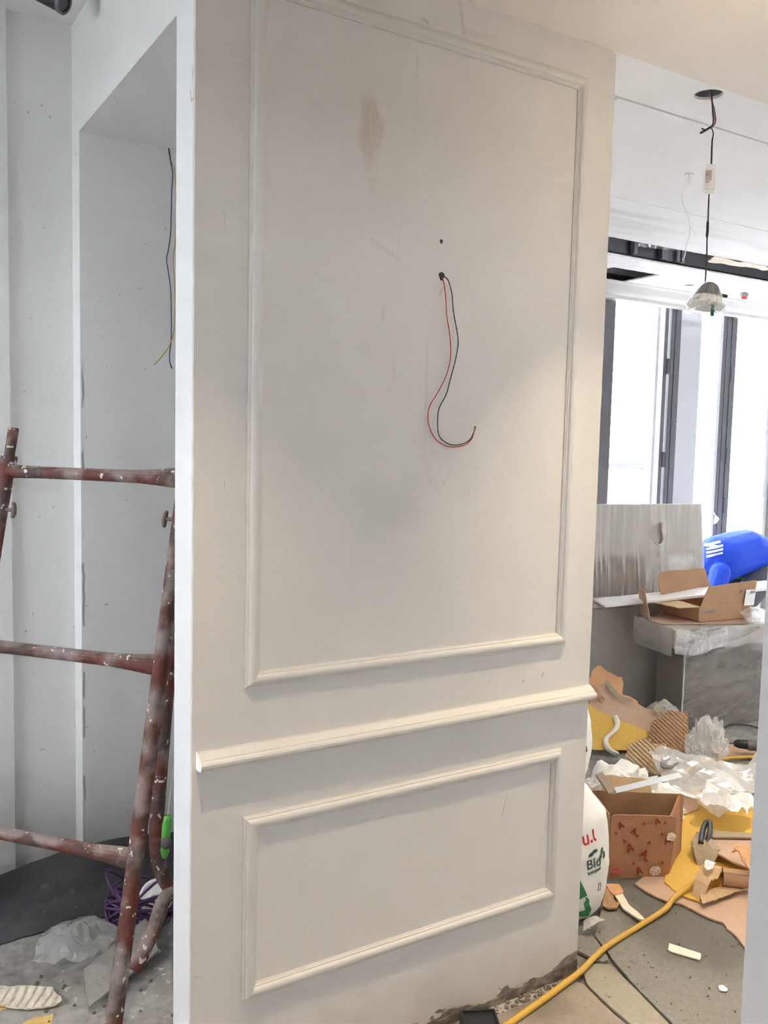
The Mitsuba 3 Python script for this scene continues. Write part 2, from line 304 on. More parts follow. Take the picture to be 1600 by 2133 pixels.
scene['m_balcony_rail'] = diffuse((0.13, 0.132, 0.138))
scene['m_balcony'] = diffuse((0.88, 0.87, 0.86))
scene['m_teal'] = princ((0.02, 0.12, 0.10), 0.45)
scene['m_dirt'] = diffuse(proc(felt((0.15, 0.125, 0.10), (0.30, 0.26, 0.21), 30)))

# ------------------------------------------------------------------ the setting
W, TH, H = 1.178, 0.115, 2.6
struct('floor', box(-3.4, 6.8, -4.4, 2.75, -0.12, 0), 'm_concrete')
wc = struct('wall_center', cbox(0, W, 0.009, TH, 0, 3.0, 0.0015), 'm_end', label='white plastered end of the panelled wall')
brd = prism(ragged([(0.0012, 0.012), (W - 0.001, 0.02), (W - 0.001, H), (0.0012, H)], 0.02, 0.0012, 3), 0.009, frame((0, 0.009, 0), (1, 0, 0), (0, 0, 1)))
obj('panel_board', brd, 'm_panel', wc, label='beige painted board face with smudges and pencil lines')
# picture-frame mouldings: profile over width w, proud of the board
def mould_prof(w=0.035):
    e = [(0, 0), (0.0045, 0), (0.006, 0.0025), (0.0085, 0.004), (0.0090, 0.0068), (0.0112, 0.0076)]
    p = e + [(0.0115 + 0.0060 * math.sin(t), w / 2 - (w / 2 - 0.0082) * math.cos(t)) for t in np.linspace(0.12, math.pi - 0.12, 8)] + [(a, w - b) for a, b in e[::-1]]
    return [(-a, b) for a, b in p]
def moulding_frame(x0, x1, z0, z1, w=0.035):
    pr = mould_prof(w); s = []
    # each strip: profile coordinate runs from the inner edge (grooves) to the outer edge (bead)
    flip = [(y, w - b) for y, b in pr]
    up = sweep_x([(y, b) for y, b in flip], 0, x1 - x0, 1, -1)
    bottom = tf(sweep_x(flip, 0, x1 - x0, 1, -1), frame((x0, 0, z0), (1, 0, 0), (0, 1, 0)))
    top = tf(sweep_x([(y, -b) for y, b in flip], 0, x1 - x0, -1, 1), frame((x0, 0, z1), (1, 0, 0), (0, 1, 0)))
    left = tf(sweep_x([(y, -b) for y, b in flip], 0, z1 - z0, -1, 1), frame((x0, 0, z0), (0, 0, 1), (0, 1, 0)))
    right = tf(sweep_x(flip, 0, z1 - z0, 1, -1), frame((x1, 0, z0), (0, 0, 1), (0, 1, 0)))
    for m in (bottom, top, left, right): m.fix_normals(); s.append(m)
    return s
for a in ((0.12, 1.0767, 0.9922, 2.509), (0.1206, 1.0767, 0.2618, 0.697)):
    for m in moulding_frame(*a): obj('frame_moulding', m, 'm_moulding', wc, smooth=25)
rp = [(0, 0), (-0.014, 0.0), (-0.024, 0.0008), (-0.030, 0.0045), (-0.0335, 0.010), (-0.0335, 0.0155), (-0.0310, 0.0200), (-0.0270, 0.0222), (-0.0235, 0.0225), (-0.0230, 0.0245), (-0.0205, 0.0265), (-0.0150, 0.0310), (-0.0090, 0.0345), (-0.0055, 0.0365), (-0.005, 0.038), (0, 0.038)]
rail = sweep_x([(y, z + 0.827) for y, z in rp], 0.012, W)
rk = obj('chair_rail', rail, 'm_moulding', wc, smooth=25)
obj('cut_end', prism([(y, z + 0.827) for y, z in rp], 0.0015, frame((0.0105, 0, 0), (0, 1, 0), (0, 0, 1))), 'm_plank', rk, label='white sawn end of the rail')
# holes in the board
for (x, z), r in (([0.62,2.028], 0.004), ([0.624,1.946], 0.008)):
    h = sheet([(r * (1 + .3 * math.sin(3 * t)) * math.cos(t), 1.3 * r * math.sin(t)) for t in np.linspace(0, 6.28, 14)[:-1]], 0.0012, 0.01, M=frame((x, -0.0008, z), (1, 0, 0), (0, 0, 1)))
    obj('drilled_hole', h, 'm_black', wc)
# ragged strip of broken plaster along the foot of the wall
strip = sheet([(0.15, 0), (W, 0), (W, 0.045), (1.05, 0.035), (0.9, 0.022), (0.6, 0.026), (0.4, 0.018), (0.15, 0.02)], 0.006, 0.012, nz(0.02, 0.003, 4), 0.005, 5, frame((0, -0.002, 0), (1, 0, 0), (0, 0, 1)))
obj('broken_plaster', strip, 'm_dirt', wc, label='dirty broken plaster along the foot of the wall')

# ceilings: near slab (beige), far slab (white, with grooves, slot and holes), left room
struct('ceiling', box(-3.4, 6.8, -4.4, 0.0, H, H + 0.02), 'm_ceil_near')
def strip_ceiling(y0, y1, x0=W - 0.1, x1=6.8, holes=()):
    return prism(Polygon([(x0, y0), (x1, y0), (x1, y1), (x0, y1)], holes), 0.009, frame((0, 0, H), (1, 0, 0), (0, 1, 0)))
def circ(c, r, n=28, wob=0.0): return [(c[0] + r * (1 + wob * math.sin(5 * t) + wob * math.cos(8 * t)) * math.cos(t), c[1] + r * math.sin(t)) for t in np.linspace(0, 2 * math.pi, n + 1)[:-1]]
fc = struct('ceiling_far', strip_ceiling(0.0, 0.2145, holes=[circ((1.618, 0.052), 0.042, 28, 0.012)]), 'm_ceil')
obj('ceiling_board', strip_ceiling(0.2255, 1.0065, 1.4245, holes=[circ((2.211, 0.609), 0.010)]), 'm_ceil', fc)
obj('ceiling_board', strip_ceiling(0.2255, 1.0065, W - 0.1, 1.4135), 'm_ceil', fc)
obj('ceiling_board', prism(ragged([(W - .1, 1.0135), (6.8, 1.0135), (6.8, 1.545), (4.2, 1.55), (3.6, 1.54), (3.0, 1.555), (W - .1, 1.555)], 0.03, 0.004, 8), 0.014, frame((0, 0, H), (1, 0, 0), (0, 1, 0))), 'm_ceil', fc)
obj('ceiling_board', strip_ceiling(1.862, 2.013), 'm_ceil', fc)
obj('ceiling_board', strip_ceiling(2.017, 2.62, holes=[[(3.36, 2.11), (3.765, 2.11), (3.78, 2.442), (3.36, 2.442)], circ((4.19, 2.235), 0.034)]), 'm_ceil', fc)
struct('unseen_dark_slab', box(-3.4, 6.8, -4.4, 2.9, 3.0, 3.1), 'm_black')  # unseen slab; its black stands in for shade above the ceiling openings
# the slot for the air outlet: dark duct inside
duct = thing('air_duct', 'dark unfinished air outlet duct inside the long ceiling slot', 'duct')
obj('back_plate', box(1.5, 6.6, 1.875, 1.885, H + 0.022, 2.98), 'm_black', duct)
for px in ([3.241,3.472,3.493,3.599,3.64]):
    obj('stud', cbox(px, px + 0.03, 1.84, 1.872, H + 0.022, 2.95, 0.002), 'm_hinge', duct)
obj('inner_plate', box(3.503, 3.597, 1.862, 1.872, H + 0.022, 2.95), 'm_lampgrey', duct)
fl = sheet([(0, 0), (0.32, 0.01), (0.34, 0.2), (0.15, 0.26), (0.0, 0.2)], 0.0005, 0.02, nz(0.05, 0.03, 11), 0.01, 6, frame((3.24, 1.80, 2.66), (1, 0, 0), (0, 0, 1)))
single('torn_film', fl, 'm_film_clear', 'torn clear plastic film hanging in the dark ceiling slot', 'plastic film')
pp = sheet([(0, 0), (0.06, 0.10), (0.35, 0.07), (0.8, 0.03), (1.05, 0.0)], 0.002, 0.03, nz(0.1, 0.008, 3), 0.006, 9, frame((3.55, 1.535, 2.597), (1, 0, 0), (0, 0.35, -0.02)))
single('paper_strip', pp, 'm_card_pale', 'torn beige paper edge hanging along the ceiling slot', 'paper')
# cornice above the window wall
cp = [(2.40, 2.6), (2.405, 2.592), (2.425, 2.588), (2.44, 2.575), (2.455, 2.552), (2.478, 2.535), (2.505, 2.527), (2.51, 2.508), (2.56, 2.503), (2.56, 2.6)]
trim = struct('trim_1', sweep_x(cp, 1.3, 6.7), 'm_moulding', smooth=25)
# left room: bulkhead, stepped back wall, pilaster, higher ceiling
struct('bulkhead', box(0.047, W, 0.13, 1.2, 2.5, 2.98), 'm_leftwall')
wb = struct('wall_back', box(0.047, W, 1.2, 1.32, 0, 2.98), 'm_leftwall')
obj('recess', box(-3.4, 0.047, 1.30, 1.42, 0, 2.98), 'm_leftwall', wb)
obj('pilaster', cbox(-0.75, -0.152, 1.285, 1.31, 0, 2.86, 0.002), 'm_leftwall', wb)
struct('ceiling_left', box(-3.4, 0.047, 0.0, 1.3, 2.855, 2.875), 'm_leftwall')
struct('trim_2', box(-3.4, 0.047, 0.0, 0.02, H, 2.875), 'm_leftwall')
# unseen sides of the rooms, openings placed and sized to light the wall end and panel
wl = struct('wall_left', box(-3.4, -3.2, -4.4, -0.3, 0, 3.0), 'm_white')
obj('wall_part', box(-3.4, -3.2, 0.75, 1.42, 0, 3.0), 'm_white', wl); obj('wall_part', box(-3.4, -3.2, -0.3, 0.75, 2.65, 3.0), 'm_white', wl); obj('wall_part', box(-3.4, -3.2, -0.3, 0.75, 0, 1.42), 'm_white', wl)  # left opening out of view, placed to light the wall end and left walls
wq = struct('wall_rear', box(-3.4, -0.9, -4.4, -4.2, 0, 3.0), 'm_white')
obj('wall_part', box(-0.9, 1.25, -4.4, -4.2, 2.3, 3.0), 'm_white', wq); obj('wall_part', box(-0.9, 1.25, -4.4, -4.2, 0, 1.95), 'm_white', wq)  # rear opening out of view, sized to light the panel front
wr = struct('wall_right', cbox(1.096, 1.25, -4.2, -0.60, 0, H, 0.002), 'm_pillar')
obj('return_wall', box(1.25, 6.8, -0.75, -0.60, 0, H), 'm_white', wr)
obj('far_side', box(6.65, 6.8, -0.60, 2.75, 0, 3.0), 'm_white', wr)
struct('partition', box(W - 0.14, W - 0.02, TH + 0.004, 2.75, 0, 2.5), 'm_white')
wn = struct('wall_window', box(1.0, 3.70, 2.56, 2.72, 0, 3.0), 'm_white')
obj('lintel', box(3.70, 6.65, 2.565, 2.72, 2.68, 3.0), 'm_white', wn)

struct('added_bounce_cover', cbox(-3.0, 1.10, -4.1, -0.9, 0.0, 0.006, 0.001), 'm_felt_beige')  # added pale sheet behind the camera, bounces light up to the near ceiling
# ------------------------------------------------------------------ folding glass doors to the balcony
def stile(k, name, x0, x1, z0=0.03, z1=2.66, y0=2.585, y1=2.635): return obj(name, cbox(x0, x1, y0, y1, z0, z1, 0.003), 'm_alu', k)
def leaf(n, x0, x1, wl_, wr_):
    k = struct('door_%d' % n, cbox(x0, x0 + wl_, 2.585, 2.635, 0.03, 2.66, 0.003), 'm_alu')
    stile(k, 'stile', x1 - wr_, x1)
    obj('rail', cbox(x0 + wl_, x1 - wr_, 2.587, 2.633, 0.03, 0.12, 0.003), 'm_alu', k); obj('rail', cbox(x0 + wl_, x1 - wr_, 2.587, 2.633, 2.57, 2.66, 0.003), 'm_alu', k)
    obj('pane', trimesh.Trimesh([(x0 + wl_, 2.61, 0.12), (x1 - wr_, 2.61, 0.12), (x1 - wr_, 2.61, 2.57), (x0 + wl_, 2.61, 2.57)], [[0, 1, 2], [0, 2, 3]]), 'm_glass', k)
    return k
d1 = leaf(1, 3.812, 4.418, 0.076, 0.037)
d2 = leaf(2, 4.450, 5.052, 0.100, 0.036)
d3 = leaf(3, 5.056, 5.725, 0.118, 0.075)
d4 = leaf(4, 5.735, 6.58, 0.075, 0.075)
obj('groove', box(4.487, 4.492, 2.580, 2.586, 0.03, 2.66), 'm_hinge', d2)
obj('groove', box(5.110, 5.114, 2.580, 2.586, 0.03, 2.66), 'm_hinge', d3)
for z in [2.102,1.441]:
    hk = obj('hinge', cbox(4.412, 4.462, 2.572, 2.59, z - 0.055, z + 0.055, 0.003), 'm_hinge', d1)
    obj('barrel', tube([(4.437, 2.572, z - 0.06), (4.437, 2.572, z + 0.06)], 0.009, 10, 1), 'm_hinge', hk)
for z in [2.083,1.471,1.099]:
    obj('lock_plate', cbox(5.118, 5.14, 2.577, 2.587, z - 0.06, z + 0.06, 0.002), 'm_hinge', d3)
fr = struct('window_1', cbox(3.70, 3.81, 2.57, 2.66, 0, 2.68, 0.003), 'm_alu')
obj('sill_track', cbox(3.70, 6.65, 2.56, 2.68, 0, 0.03, 0.003), 'm_alu', fr); obj('head_track', cbox(3.70, 6.65, 2.57, 2.66, 2.66, 2.69, 0.003), 'm_alu', fr)
# the balcony
struct('balcony_floor', box(2.5, 10.5, 2.75, 4.3, -0.12, -0.01), 'm_balcony')
bw = struct('balcony_wall', box(4.95, 5.255, 2.98, 3.02, -0.01, 3.4), 'm_balcony_grey')
obj('column', box(4.645, 4.715, 2.89, 2.96, -0.01, 3.2), 'm_balcony_grey', bw)
rl = thing('balcony_railing', 'pale balcony railing with posts seen hazily through the glass doors', 'railing')
obj('top_rail', cbox(2.6, 10.2, 4.0, 4.05, 1.32, 1.37, 0.004), 'm_balcony_rail', rl)
obj('bottom_rail', cbox(2.6, 10.2, 4.005, 4.045, 0.12, 0.16, 0.004), 'm_balcony_rail', rl)
for x in np.arange(2.7, 10.2, 0.62):
    obj('post', cbox(x, x + 0.09, 4.0, 4.05, -0.01, 1.32, 0.004), 'm_balcony_rail', rl)
for x in np.arange(2.79, 9.9, 0.62):
    obj('pane', trimesh.Trimesh([(x, 4.02, 0.18), (x + 0.53, 4.02, 0.18), (x + 0.53, 4.02, 1.31), (x, 4.02, 1.31)], [[0, 1, 2], [0, 2, 3]]), 'm_glass', rl)

# ------------------------------------------------------------------ unseen ceiling lamps, out of view, placed to light the panel and litter
def unseen_downlight(x, y, s, label):
    k = thing('unseen_downlight', label, 'lamp')
    rim = tf(trimesh.creation.annulus(0.042, 0.055, 0.006, sections=32), frame((x, y, H - 0.003), (1, 0, 0), (0, 1, 0)))
    obj('rim', rim, 'm_white_plastic', k)
    d = trimesh.creation.cylinder(0.041, 0.004, sections=32); d.apply_translation((x, y, H - 0.001))
    e = mikit.ply(d, 'm_white_plastic'); e['emitter'] = {'type': 'area', 'radiance': {'type': 'rgb', 'value': [v * s * 2 for v in LAMP]}}
    obj('bulb', e, None, k)
    scene[k + '_beam'] = {'type': 'spot', 'intensity': {'type': 'rgb', 'value': [v * s for v in LAMP]}, 'cutoff_angle': 34.0, 'beam_width': 5.0,
                          'to_world': T().look_at(origin=[x, y, H - 0.008], target=[x, y, 0], up=[0, 1, 0])}
unseen_downlight(-0.22, -0.56, 1.0, 'unseen warm ceiling lamp lighting the left end of the panel')
unseen_downlight(1.16, -0.50, 1.15, 'unseen warm ceiling lamp lighting the right of the panel by the opening')
unseen_downlight(2.85, 0.05, 1.25, 'unseen warm ceiling lamp placed to light the litter, out of the frame to the right')

# ------------------------------------------------------------------ wires on the panelled wall
def wire(name, pts, r, mat, label, cat_='wire', group=None, parent=None):
    m = tube(pts, r, 7, 5)
    return single(name, m, mat, label, cat_, group, smooth=True) if not parent else obj(name, m, mat, parent, True, label)
RW = [[0.624,0.002,1.946],[0.621,-0.006,1.941],[0.624,-0.012,1.925],[0.629,-0.014,1.887],[0.632,-0.016,1.848],[0.639,-0.018,1.813],[0.645,-0.018,1.771],[0.643,-0.018,1.739],[0.631,-0.018,1.702],[0.609,-0.016,1.662],[0.593,-0.012,1.635],[0.588,-0.01,1.609],[0.594,-0.01,1.58],[0.612,-0.012,1.552],[0.638,-0.016,1.537],[0.664,-0.02,1.534],[0.694,-0.024,1.54],[0.711,-0.026,1.555],[0.716,-0.028,1.57]]
DW = [[0.627,0.002,1.948],[0.627,-0.008,1.945],[0.635,-0.014,1.934],[0.645,-0.016,1.904],[0.651,-0.016,1.863],[0.661,-0.016,1.825],[0.668,-0.016,1.79],[0.661,-0.016,1.746],[0.65,-0.016,1.707],[0.637,-0.016,1.663],[0.619,-0.014,1.63],[0.616,-0.012,1.6],[0.619,-0.012,1.567],[0.631,-0.014,1.55],[0.657,-0.018,1.539],[0.687,-0.022,1.542],[0.707,-0.025,1.554],[0.715,-0.028,1.57]]
a_ = wire('wire', RW, 0.0014, 'm_red_wire', 'thin red wire hanging in a hook shape from the hole in the panel')
b_ = wire('wire', DW, 0.0015, 'm_dark_wire', 'thin dark blue wire hanging beside the red wire from the hole in the panel')
e0 = np.array(DW[-1]); obj('bare_end', tube([e0, e0 + (0.002, -0.001, 0.008), e0 + (0.004, -0.001, 0.016)], [0.002, 0.0035], 6, 2), 'm_copper', b_)

# ------------------------------------------------------------------ ceiling wiring, driver and lamp by the opening
HX, HY = 1.618, 0.052
cw = [[1.637,0.052,2.594],[1.646,0.052,2.568],[1.655,0.052,2.534],[1.644,0.052,2.512],[1.627,0.052,2.504]]
for i, (dx, dy, m, r, t) in enumerate(((-0.006, 0.0, 'm_red_wire', 0.0017, 'red wire dropping from the round ceiling hole'), (0.006, 0.006, 'm_blue_wire', 0.0017, 'blue wire curving down from the round ceiling hole'))):
    pts = [(HX + dx * 1.5, HY + dy, H + 0.06)] + [(p[0] + dx * (1 - j / 6) + (0.006 * math.sin(j) if i else 0), p[1] + dy, p[2]) for j, p in enumerate(cw)]
    wire('ceiling_wire', pts, r, m, t)
bt = wire('ceiling_wire', [(HX - 0.002, HY - 0.004, H + 0.06)] + [[1.63,0.048,2.591],[1.637,0.048,2.551],[1.642,0.048,2.524],[1.63,0.048,2.506],[1.609,0.048,2.495],[1.592,0.048,2.496]], 0.0024, 'm_black_wire', 'black cable with taped ends bunched under the ceiling hole')
obj('taped_end', tube([[1.633,0.047,2.509],[1.608,0.047,2.494],[1.587,0.047,2.482]], 0.0035, 7, 2), 'm_black', bt)
dk = thing('led_driver', 'white lamp driver box hanging on a black cable from the ceiling hole', 'driver')
obj('upper_cable', tube([[1.637,0.05,2.508],[1.647,0.05,2.493],[1.644,0.05,2.473],[1.644,0.05,2.447],[1.646,0.05,2.398]], [0.0016, 0.002, 0.0026, 0.0026], 8, 4), 'm_black_wire', dk, True)
bm = rotz([1.64,0.05,2.357], -40)
obj('case', [tf(cbox(-0.0165, 0.0165, -0.011, 0.011, -0.032, 0.032, 0.002), bm), tf(cbox(-0.011, 0.013, -0.009, 0.009, 0.03, 0.043, 0.002), bm), tf(cbox(-0.013, 0.015, -0.009, 0.009, -0.044, -0.03, 0.002), bm)], 'm_white_plastic', dk)
lb = [tf(box(-0.0145, 0.004, -0.0117, -0.0112, z - 0.0009, z + 0.0009), bm) for z in np.linspace(-0.006, 0.022, 9)] + [tf(box(-0.013, -0.003, -0.0117, -0.0112, z - 0.002, z + 0.002), bm) for z in (-0.012, 0.017, 0.009)]
obj('printed_label', lb, 'm_label_grey', dk)
obj('lower_cable', tube([[1.642,0.05,2.316],[1.643,0.05,2.277],[1.644,0.05,2.234],[1.644,0.05,2.177],[1.647,0.05,2.12],[1.646,0.05,2.05]], 0.0021, 8, 4), 'm_black_wire', dk, True)
obj('plug', tube([[1.644,0.05,2.234],[1.643,0.05,2.228],[1.644,0.05,2.211],[1.643,0.05,2.191],[1.644,0.05,2.184]], [0.0025, 0.0042, 0.0042, 0.0042, 0.0025], 10, 3), 'm_black', dk, True)
LC = np.array([1.664,0.05,2.017])
lm_ = thing('spotlight', 'grey spotlight still wrapped in film hanging from the driver cable', 'lamp')
AX = frame(LC, (0.86, -0.50, 0.10), (0.05, 0.3, 1))     # local y runs up the lamp
def lathe(pr, M, k=24): return tf(trimesh.creation.revolve(np.array(pr), sections=k), M)
UP = frame(LC, (0.80, -0.55, -0.24), (0.55, 0.83, 0)); up = UP[:3, 2] * (1 if UP[2, 2] > 0 else -1)
UP = frame(LC, np.cross((0, 1, 0), up), (0, 1, 0)) if abs(up[1]) < .9 else UP
obj('housing', lathe([(0.0, 0.034), (0.012, 0.034), (0.024, 0.026), (0.036, 0.006), (0.040, -0.012), (0.0, -0.012)], UP), 'm_lampgrey', lm_, 30)
obj('reflector', lathe([(0.038, -0.010), (0.043, -0.012), (0.058, -0.038), (0.055, -0.040), (0.036, -0.012)], UP), 'm_white_plastic', lm_, 30)
def wrapz(M, pr, amp, seed, k=40):
    m = trimesh.creation.revolve(np.array(pr), sections=k); m = m.subdivide()
    v = m.vertices; d = (meshkit.fbm(v * 60, 3, seed) - 0.5) * 2 * amp; r = np.linalg.norm(v[:, :2], axis=1)[:, None] + 1e-6
    v = v + np.hstack([v[:, :2] / r, 0 * r]) * d[:, None]; m = trimesh.Trimesh(v, m.faces, process=False); return tf(m, M)
obj('plastic_wrap', wrapz(UP, [(0.004, 0.044), (0.020, 0.036), (0.034, 0.020), (0.046, -0.010), (0.060, -0.040), (0.045, -0.058), (0.03, -0.05)], 0.008, 3), 'm_film_clear', lm_)
obj('bracket_bolt', tube([LC + (0.022, -0.012, 0.0), LC + (0.05, -0.03, -0.006)], 0.005, 8, 1), 'm_black', lm_)
obj('spring_clip', tf(cbox(-0.005, 0.005, -0.003, 0.003, -0.018, 0.018, 0.001), frame([1.661,0.03,1.965], (1, -.4, 0), (.4, 1, 0))), 'm_teal', lm_)
# far white wire on its clip
hk = thing('ceiling_clip', 'small metal clip in the ceiling with a thin white wire looped through it', 'wire')
obj('clip', [tube([[2.178,0.6,2.591],[2.2,0.6,2.598],[2.228,0.6,2.601]], 0.003, 6, 2), tube([[2.203,0.6,2.598],[2.196,0.6,2.574],[2.203,0.6,2.559],[2.211,0.6,2.565],[2.206,0.6,2.586]], 0.0014, 6, 4)], 'm_steel', hk)
obj('white_wire', tube([[2.196,0.6,2.577],[2.187,0.6,2.552],[2.165,0.6,2.516],[2.164,0.6,2.489],[2.186,0.6,2.462],[2.204,0.6,2.437],[2.218,0.6,2.403],[2.218,0.6,2.366],[2.207,0.6,2.328],[2.199,0.6,2.29],[2.187,0.6,2.267]], 0.0017, 6, 4), 'm_white_plastic', hk, True)
obj('wire_tail', tube([[2.215,0.6,2.402],[2.236,0.6,2.391],[2.256,0.6,2.379]], 0.0012, 6, 3), 'm_white_plastic', hk, True)
tk = thing('connector', 'small red and white wire connector hanging below the far ceiling', 'connector')
cp_ = [4.701,2.194,2.585]
obj('red_block', tf(cbox(-0.015, 0.02, -0.01, 0.01, -0.03, -0.012, 0.002), frame(cp_, (1, -.2, 0), (.2, 1, 0))), 'm_red_print', tk)
obj('white_block', tf(cbox(-0.025, 0.028, -0.012, 0.012, -0.012, 0.012, 0.002), frame(cp_, (1, -.2, 0), (.2, 1, 0))), 'm_label_grey', tk)

# ------------------------------------------------------------------ wires and spotlight in the left room
wire('hanging_wire', [[0.334,1.19,2.497],[0.336,1.18,2.462],[0.342,1.17,2.411],[0.339,1.17,2.352],[0.336,1.17,2.226],[0.328,1.17,2.162],[0.322,1.17,2.13],[0.329,1.17,2.083],[0.337,1.17,2.021],[0.339,1.17,1.878],[0.333,1.17,1.816],[0.336,1.17,1.784],[0.343,1.17,1.769]], 0.0019, 'm_blue_wire', 'dark blue wire hanging down the grey wall from the recess ceiling')
wire('hanging_wire', [[0.337,1.19,2.498],[0.342,1.185,2.457],[0.351,1.18,2.426],[0.357,1.18,2.357],[0.356,1.18,2.199],[0.348,1.18,2.135],[0.354,1.18,2.056],[0.354,1.18,1.944],[0.343,1.16,1.885],[0.321,1.15,1.835],[0.294,1.14,1.801],[0.268,1.13,1.775]], 0.0019, 'm_yellow_wire', 'yellow wire hanging beside the dark one on the grey wall')
tl = thing('track_light', 'black cylindrical spotlight hanging from the ceiling of the left room', 'lamp')
p0, p1 = np.array([-0.136,1.0,2.814]), np.array([-0.054,0.93,2.758])
obj('housing', hollow(p0, p1, 0.021, 0.029), 'm_black', tl, 30)
obj('end_ring', hollow(p0 + (p1 - p0) * 0.93, p0 + (p1 - p0) * 1.02, 0.024, 0.031), 'm_hinge', tl, 30)
obj('lens', tube([p0 + (p1 - p0) * 0.90, p0 + (p1 - p0) * 0.985], 0.0245, 20, 1), 'm_lampgrey', tl)
obj('arm', tube([p0 + (p1 - p0) * 0.3, p0 + (p1 - p0) * 0.3 + (0, 0.02, 0.05), (p0[0], p0[1] + 0.02, 2.856)], 0.008, 8, 1), 'm_black', tl)

# ------------------------------------------------------------------ rusty scaffold frames
def scaffold():
    k = thing('scaffold_frame', 'rusty red ladder-like scaffold frame splashed with white plaster, leaning in the left room', 'scaffold')
    az, th = -0.697, 0.239; P0 = np.array((-0.087, 0.339, 0.0)); wd = 0.602
    e = np.array((math.sin(az), math.cos(az), 0)); n = np.array((math.cos(az), -math.sin(az), 0)); up = n * math.sin(th) + np.array((0, 0, math.cos(th)))
    L0 = P0 + e * wd
    obj('post', hollow(P0 + up * 0.004, P0 + up * 1.50, 0.018, 0.0215), 'm_rust', k, 30)
    obj('post', hollow(L0 + up * 0.004, L0 + up * 1.50, 0.018, 0.0215), 'm_rust', k, 30)
    for h in (1.47, 0.961, 0.464):
        A, B = P0 + up * h + e * 0.012, L0 + up * h - e * 0.012
        def rr(t): return A + (B - A) * t
        V = [rr(t) for t in (0, 0.05, 0.14, 0.24, 0.5, 0.8, 0.9, 1)]
        m = tube(V, [0.0235, 0.023, 0.0205, 0.0185, 0.0175, 0.0175, 0.0185, 0.020], 16, 1)
        # pressed flat at the welded ends
        t = np.clip(((m.vertices - A) @ (B - A)) / ((B - A) @ (B - A)), 0, 1); f = np.clip(1 - t / 0.22, 0, 1); c = A + t[:, None] * (B - A)
        d = m.vertices - c; m.vertices = c + d - np.outer((d @ n) * 0.45 * f, n) + np.outer((d @ up) * 0.25 * f, up)
        obj('rung', m, 'm_rust', k, 40)
    for P in (P0, L0):
        pin = obj('coupling_pin', hollow(P + up * 1.49, P + up * 1.60, 0.0125, 0.0155), 'm_rust', k, 30)
        c = obj('collar', hollow(P + up * 1.485, P + up * 1.515, 0.0215, 0.0245), 'm_rust', k, 30)
        s = 1 if P is P0 else -1
        g = obj('lock_pin', tube([P + up * 1.355 + e * 0.015 * s, P + up * 1.355 + e * 0.046 * s], 0.0055, 8, 1), 'm_steel_dirty', k)
        obj('flag', tube([P + up * 1.332 + e * 0.046 * s, P + up * 1.345 + e * 0.049 * s, P + up * 1.366 + e * 0.047 * s, P + up * 1.377 + e * 0.043 * s], [0.0045, 0.008, 0.007, 0.0045], 8, 2), 'm_steel_dirty', g, True)
    return k
scaffold()
k = thing('scaffold_frame', 'second rusty scaffold frame with a curving foot, tucked beside the white wall end', 'scaffold')
q = [[0.237,0.74,1.272],[0.18,0.7,0.853],[0.154,0.68,0.632],[0.135,0.66,0.47],[0.128,0.65,0.374],[0.132,0.64,0.306],[0.149,0.63,0.255],[0.176,0.62,0.214]]
obj('curved_tube', tube(q, 0.021, 14, 6), 'm_rust', k, 50)
obj('brace', tube([[0.2,0.62,0.225],[0.139,0.6,0.221],[0.092,0.55,0.173],[0.045,0.51,0.13],[0.021,0.5,0.095]], 0.021, 12, 4), 'm_rust', k, 50)

# ------------------------------------------------------------------ things on the floor of the left room
tp = sheet([(-1.1,0.0),(0.5,0.0),(0.5,0.42),(-1.1,0.42)], 0.004, 0.03, lambda x, y: np.column_stack([x + 0 * y, 1.02 + 0.16 * np.clip(x + .3, 0, .1) - np.maximum(0, 0.10 - y) * 0.6 + 0.15 * np.clip(y, 0, .4) ** 1.0 + 0.03 * (meshkit.fbm(np.stack([x * 5, y * 5, 0 * x], -1)) - .5), 0.006 + 0.43 * y * (0.95 + 0.12 * np.sin(x * 7 + 1))]), 0.006, 3)
single('rubber_sheet', tp, 'm_tarp', 'dark grey rubber sheet slumped against the foot of the left wall', 'sheet', smooth=True)
bgp = [[-0.197,0.766],[-0.125,0.902],[-0.019,0.965],[0.054,0.846],[0.055,0.742],[-0.013,0.697],[-0.06,0.67],[-0.14,0.695]]
c_ = np.mean(bgp, 0)
def puff(c, rx, h, s, seed): return lambda x, y: h * np.clip(1 - ((x - c[0]) ** 2 + (y - c[1]) ** 2) / rx ** 2, 0, 1) ** 0.6 * (0.35 + meshkit.fbm(np.stack([x / s, y / s, 0 * x], -1), 3, seed)) + 0.01
single('plastic_bag', sheet(bgp, 0.0004, 0.018, puff(c_, 0.17, 0.085, 0.05, 5), 0.01, 11), 'm_film_clear', 'crumpled clear plastic bag on the floor in front of the rubber sheet', 'plastic bag')
tq = [[-0.1,0.502,0.02],[-0.079,0.653,0.035],[0.153,0.829,0.06],[0.14,0.666,0.02]]
M = frame(tq[0], np.array(tq[3]) - tq[0], np.array(tq[1]) - tq[0])
loc = [tuple((np.linalg.inv(M) @ np.append(p, 1))[:2]) for p in (tq[0], tq[3], tq[2], tq[1])]
single('floor_tile', prism(loc, 0.009, M), 'm_tile_grey', 'loose grey tile lying tilted under the scaffold post', 'tile')
single('cardboard_strip', sheet([[-0.352,0.782],[-0.159,0.664],[-0.158,0.632],[-0.146,0.605],[-0.15,0.584],[-0.174,0.577],[-0.234,0.599],[-0.361,0.707]], 0.004, 0.012, lambda x, y: 0.012 + nz(.05, .004, 3)(x, y), 0.004, 21), 'm_corr_pale', 'pale corrugated cardboard strip at the lower left of the floor', 'cardboard')
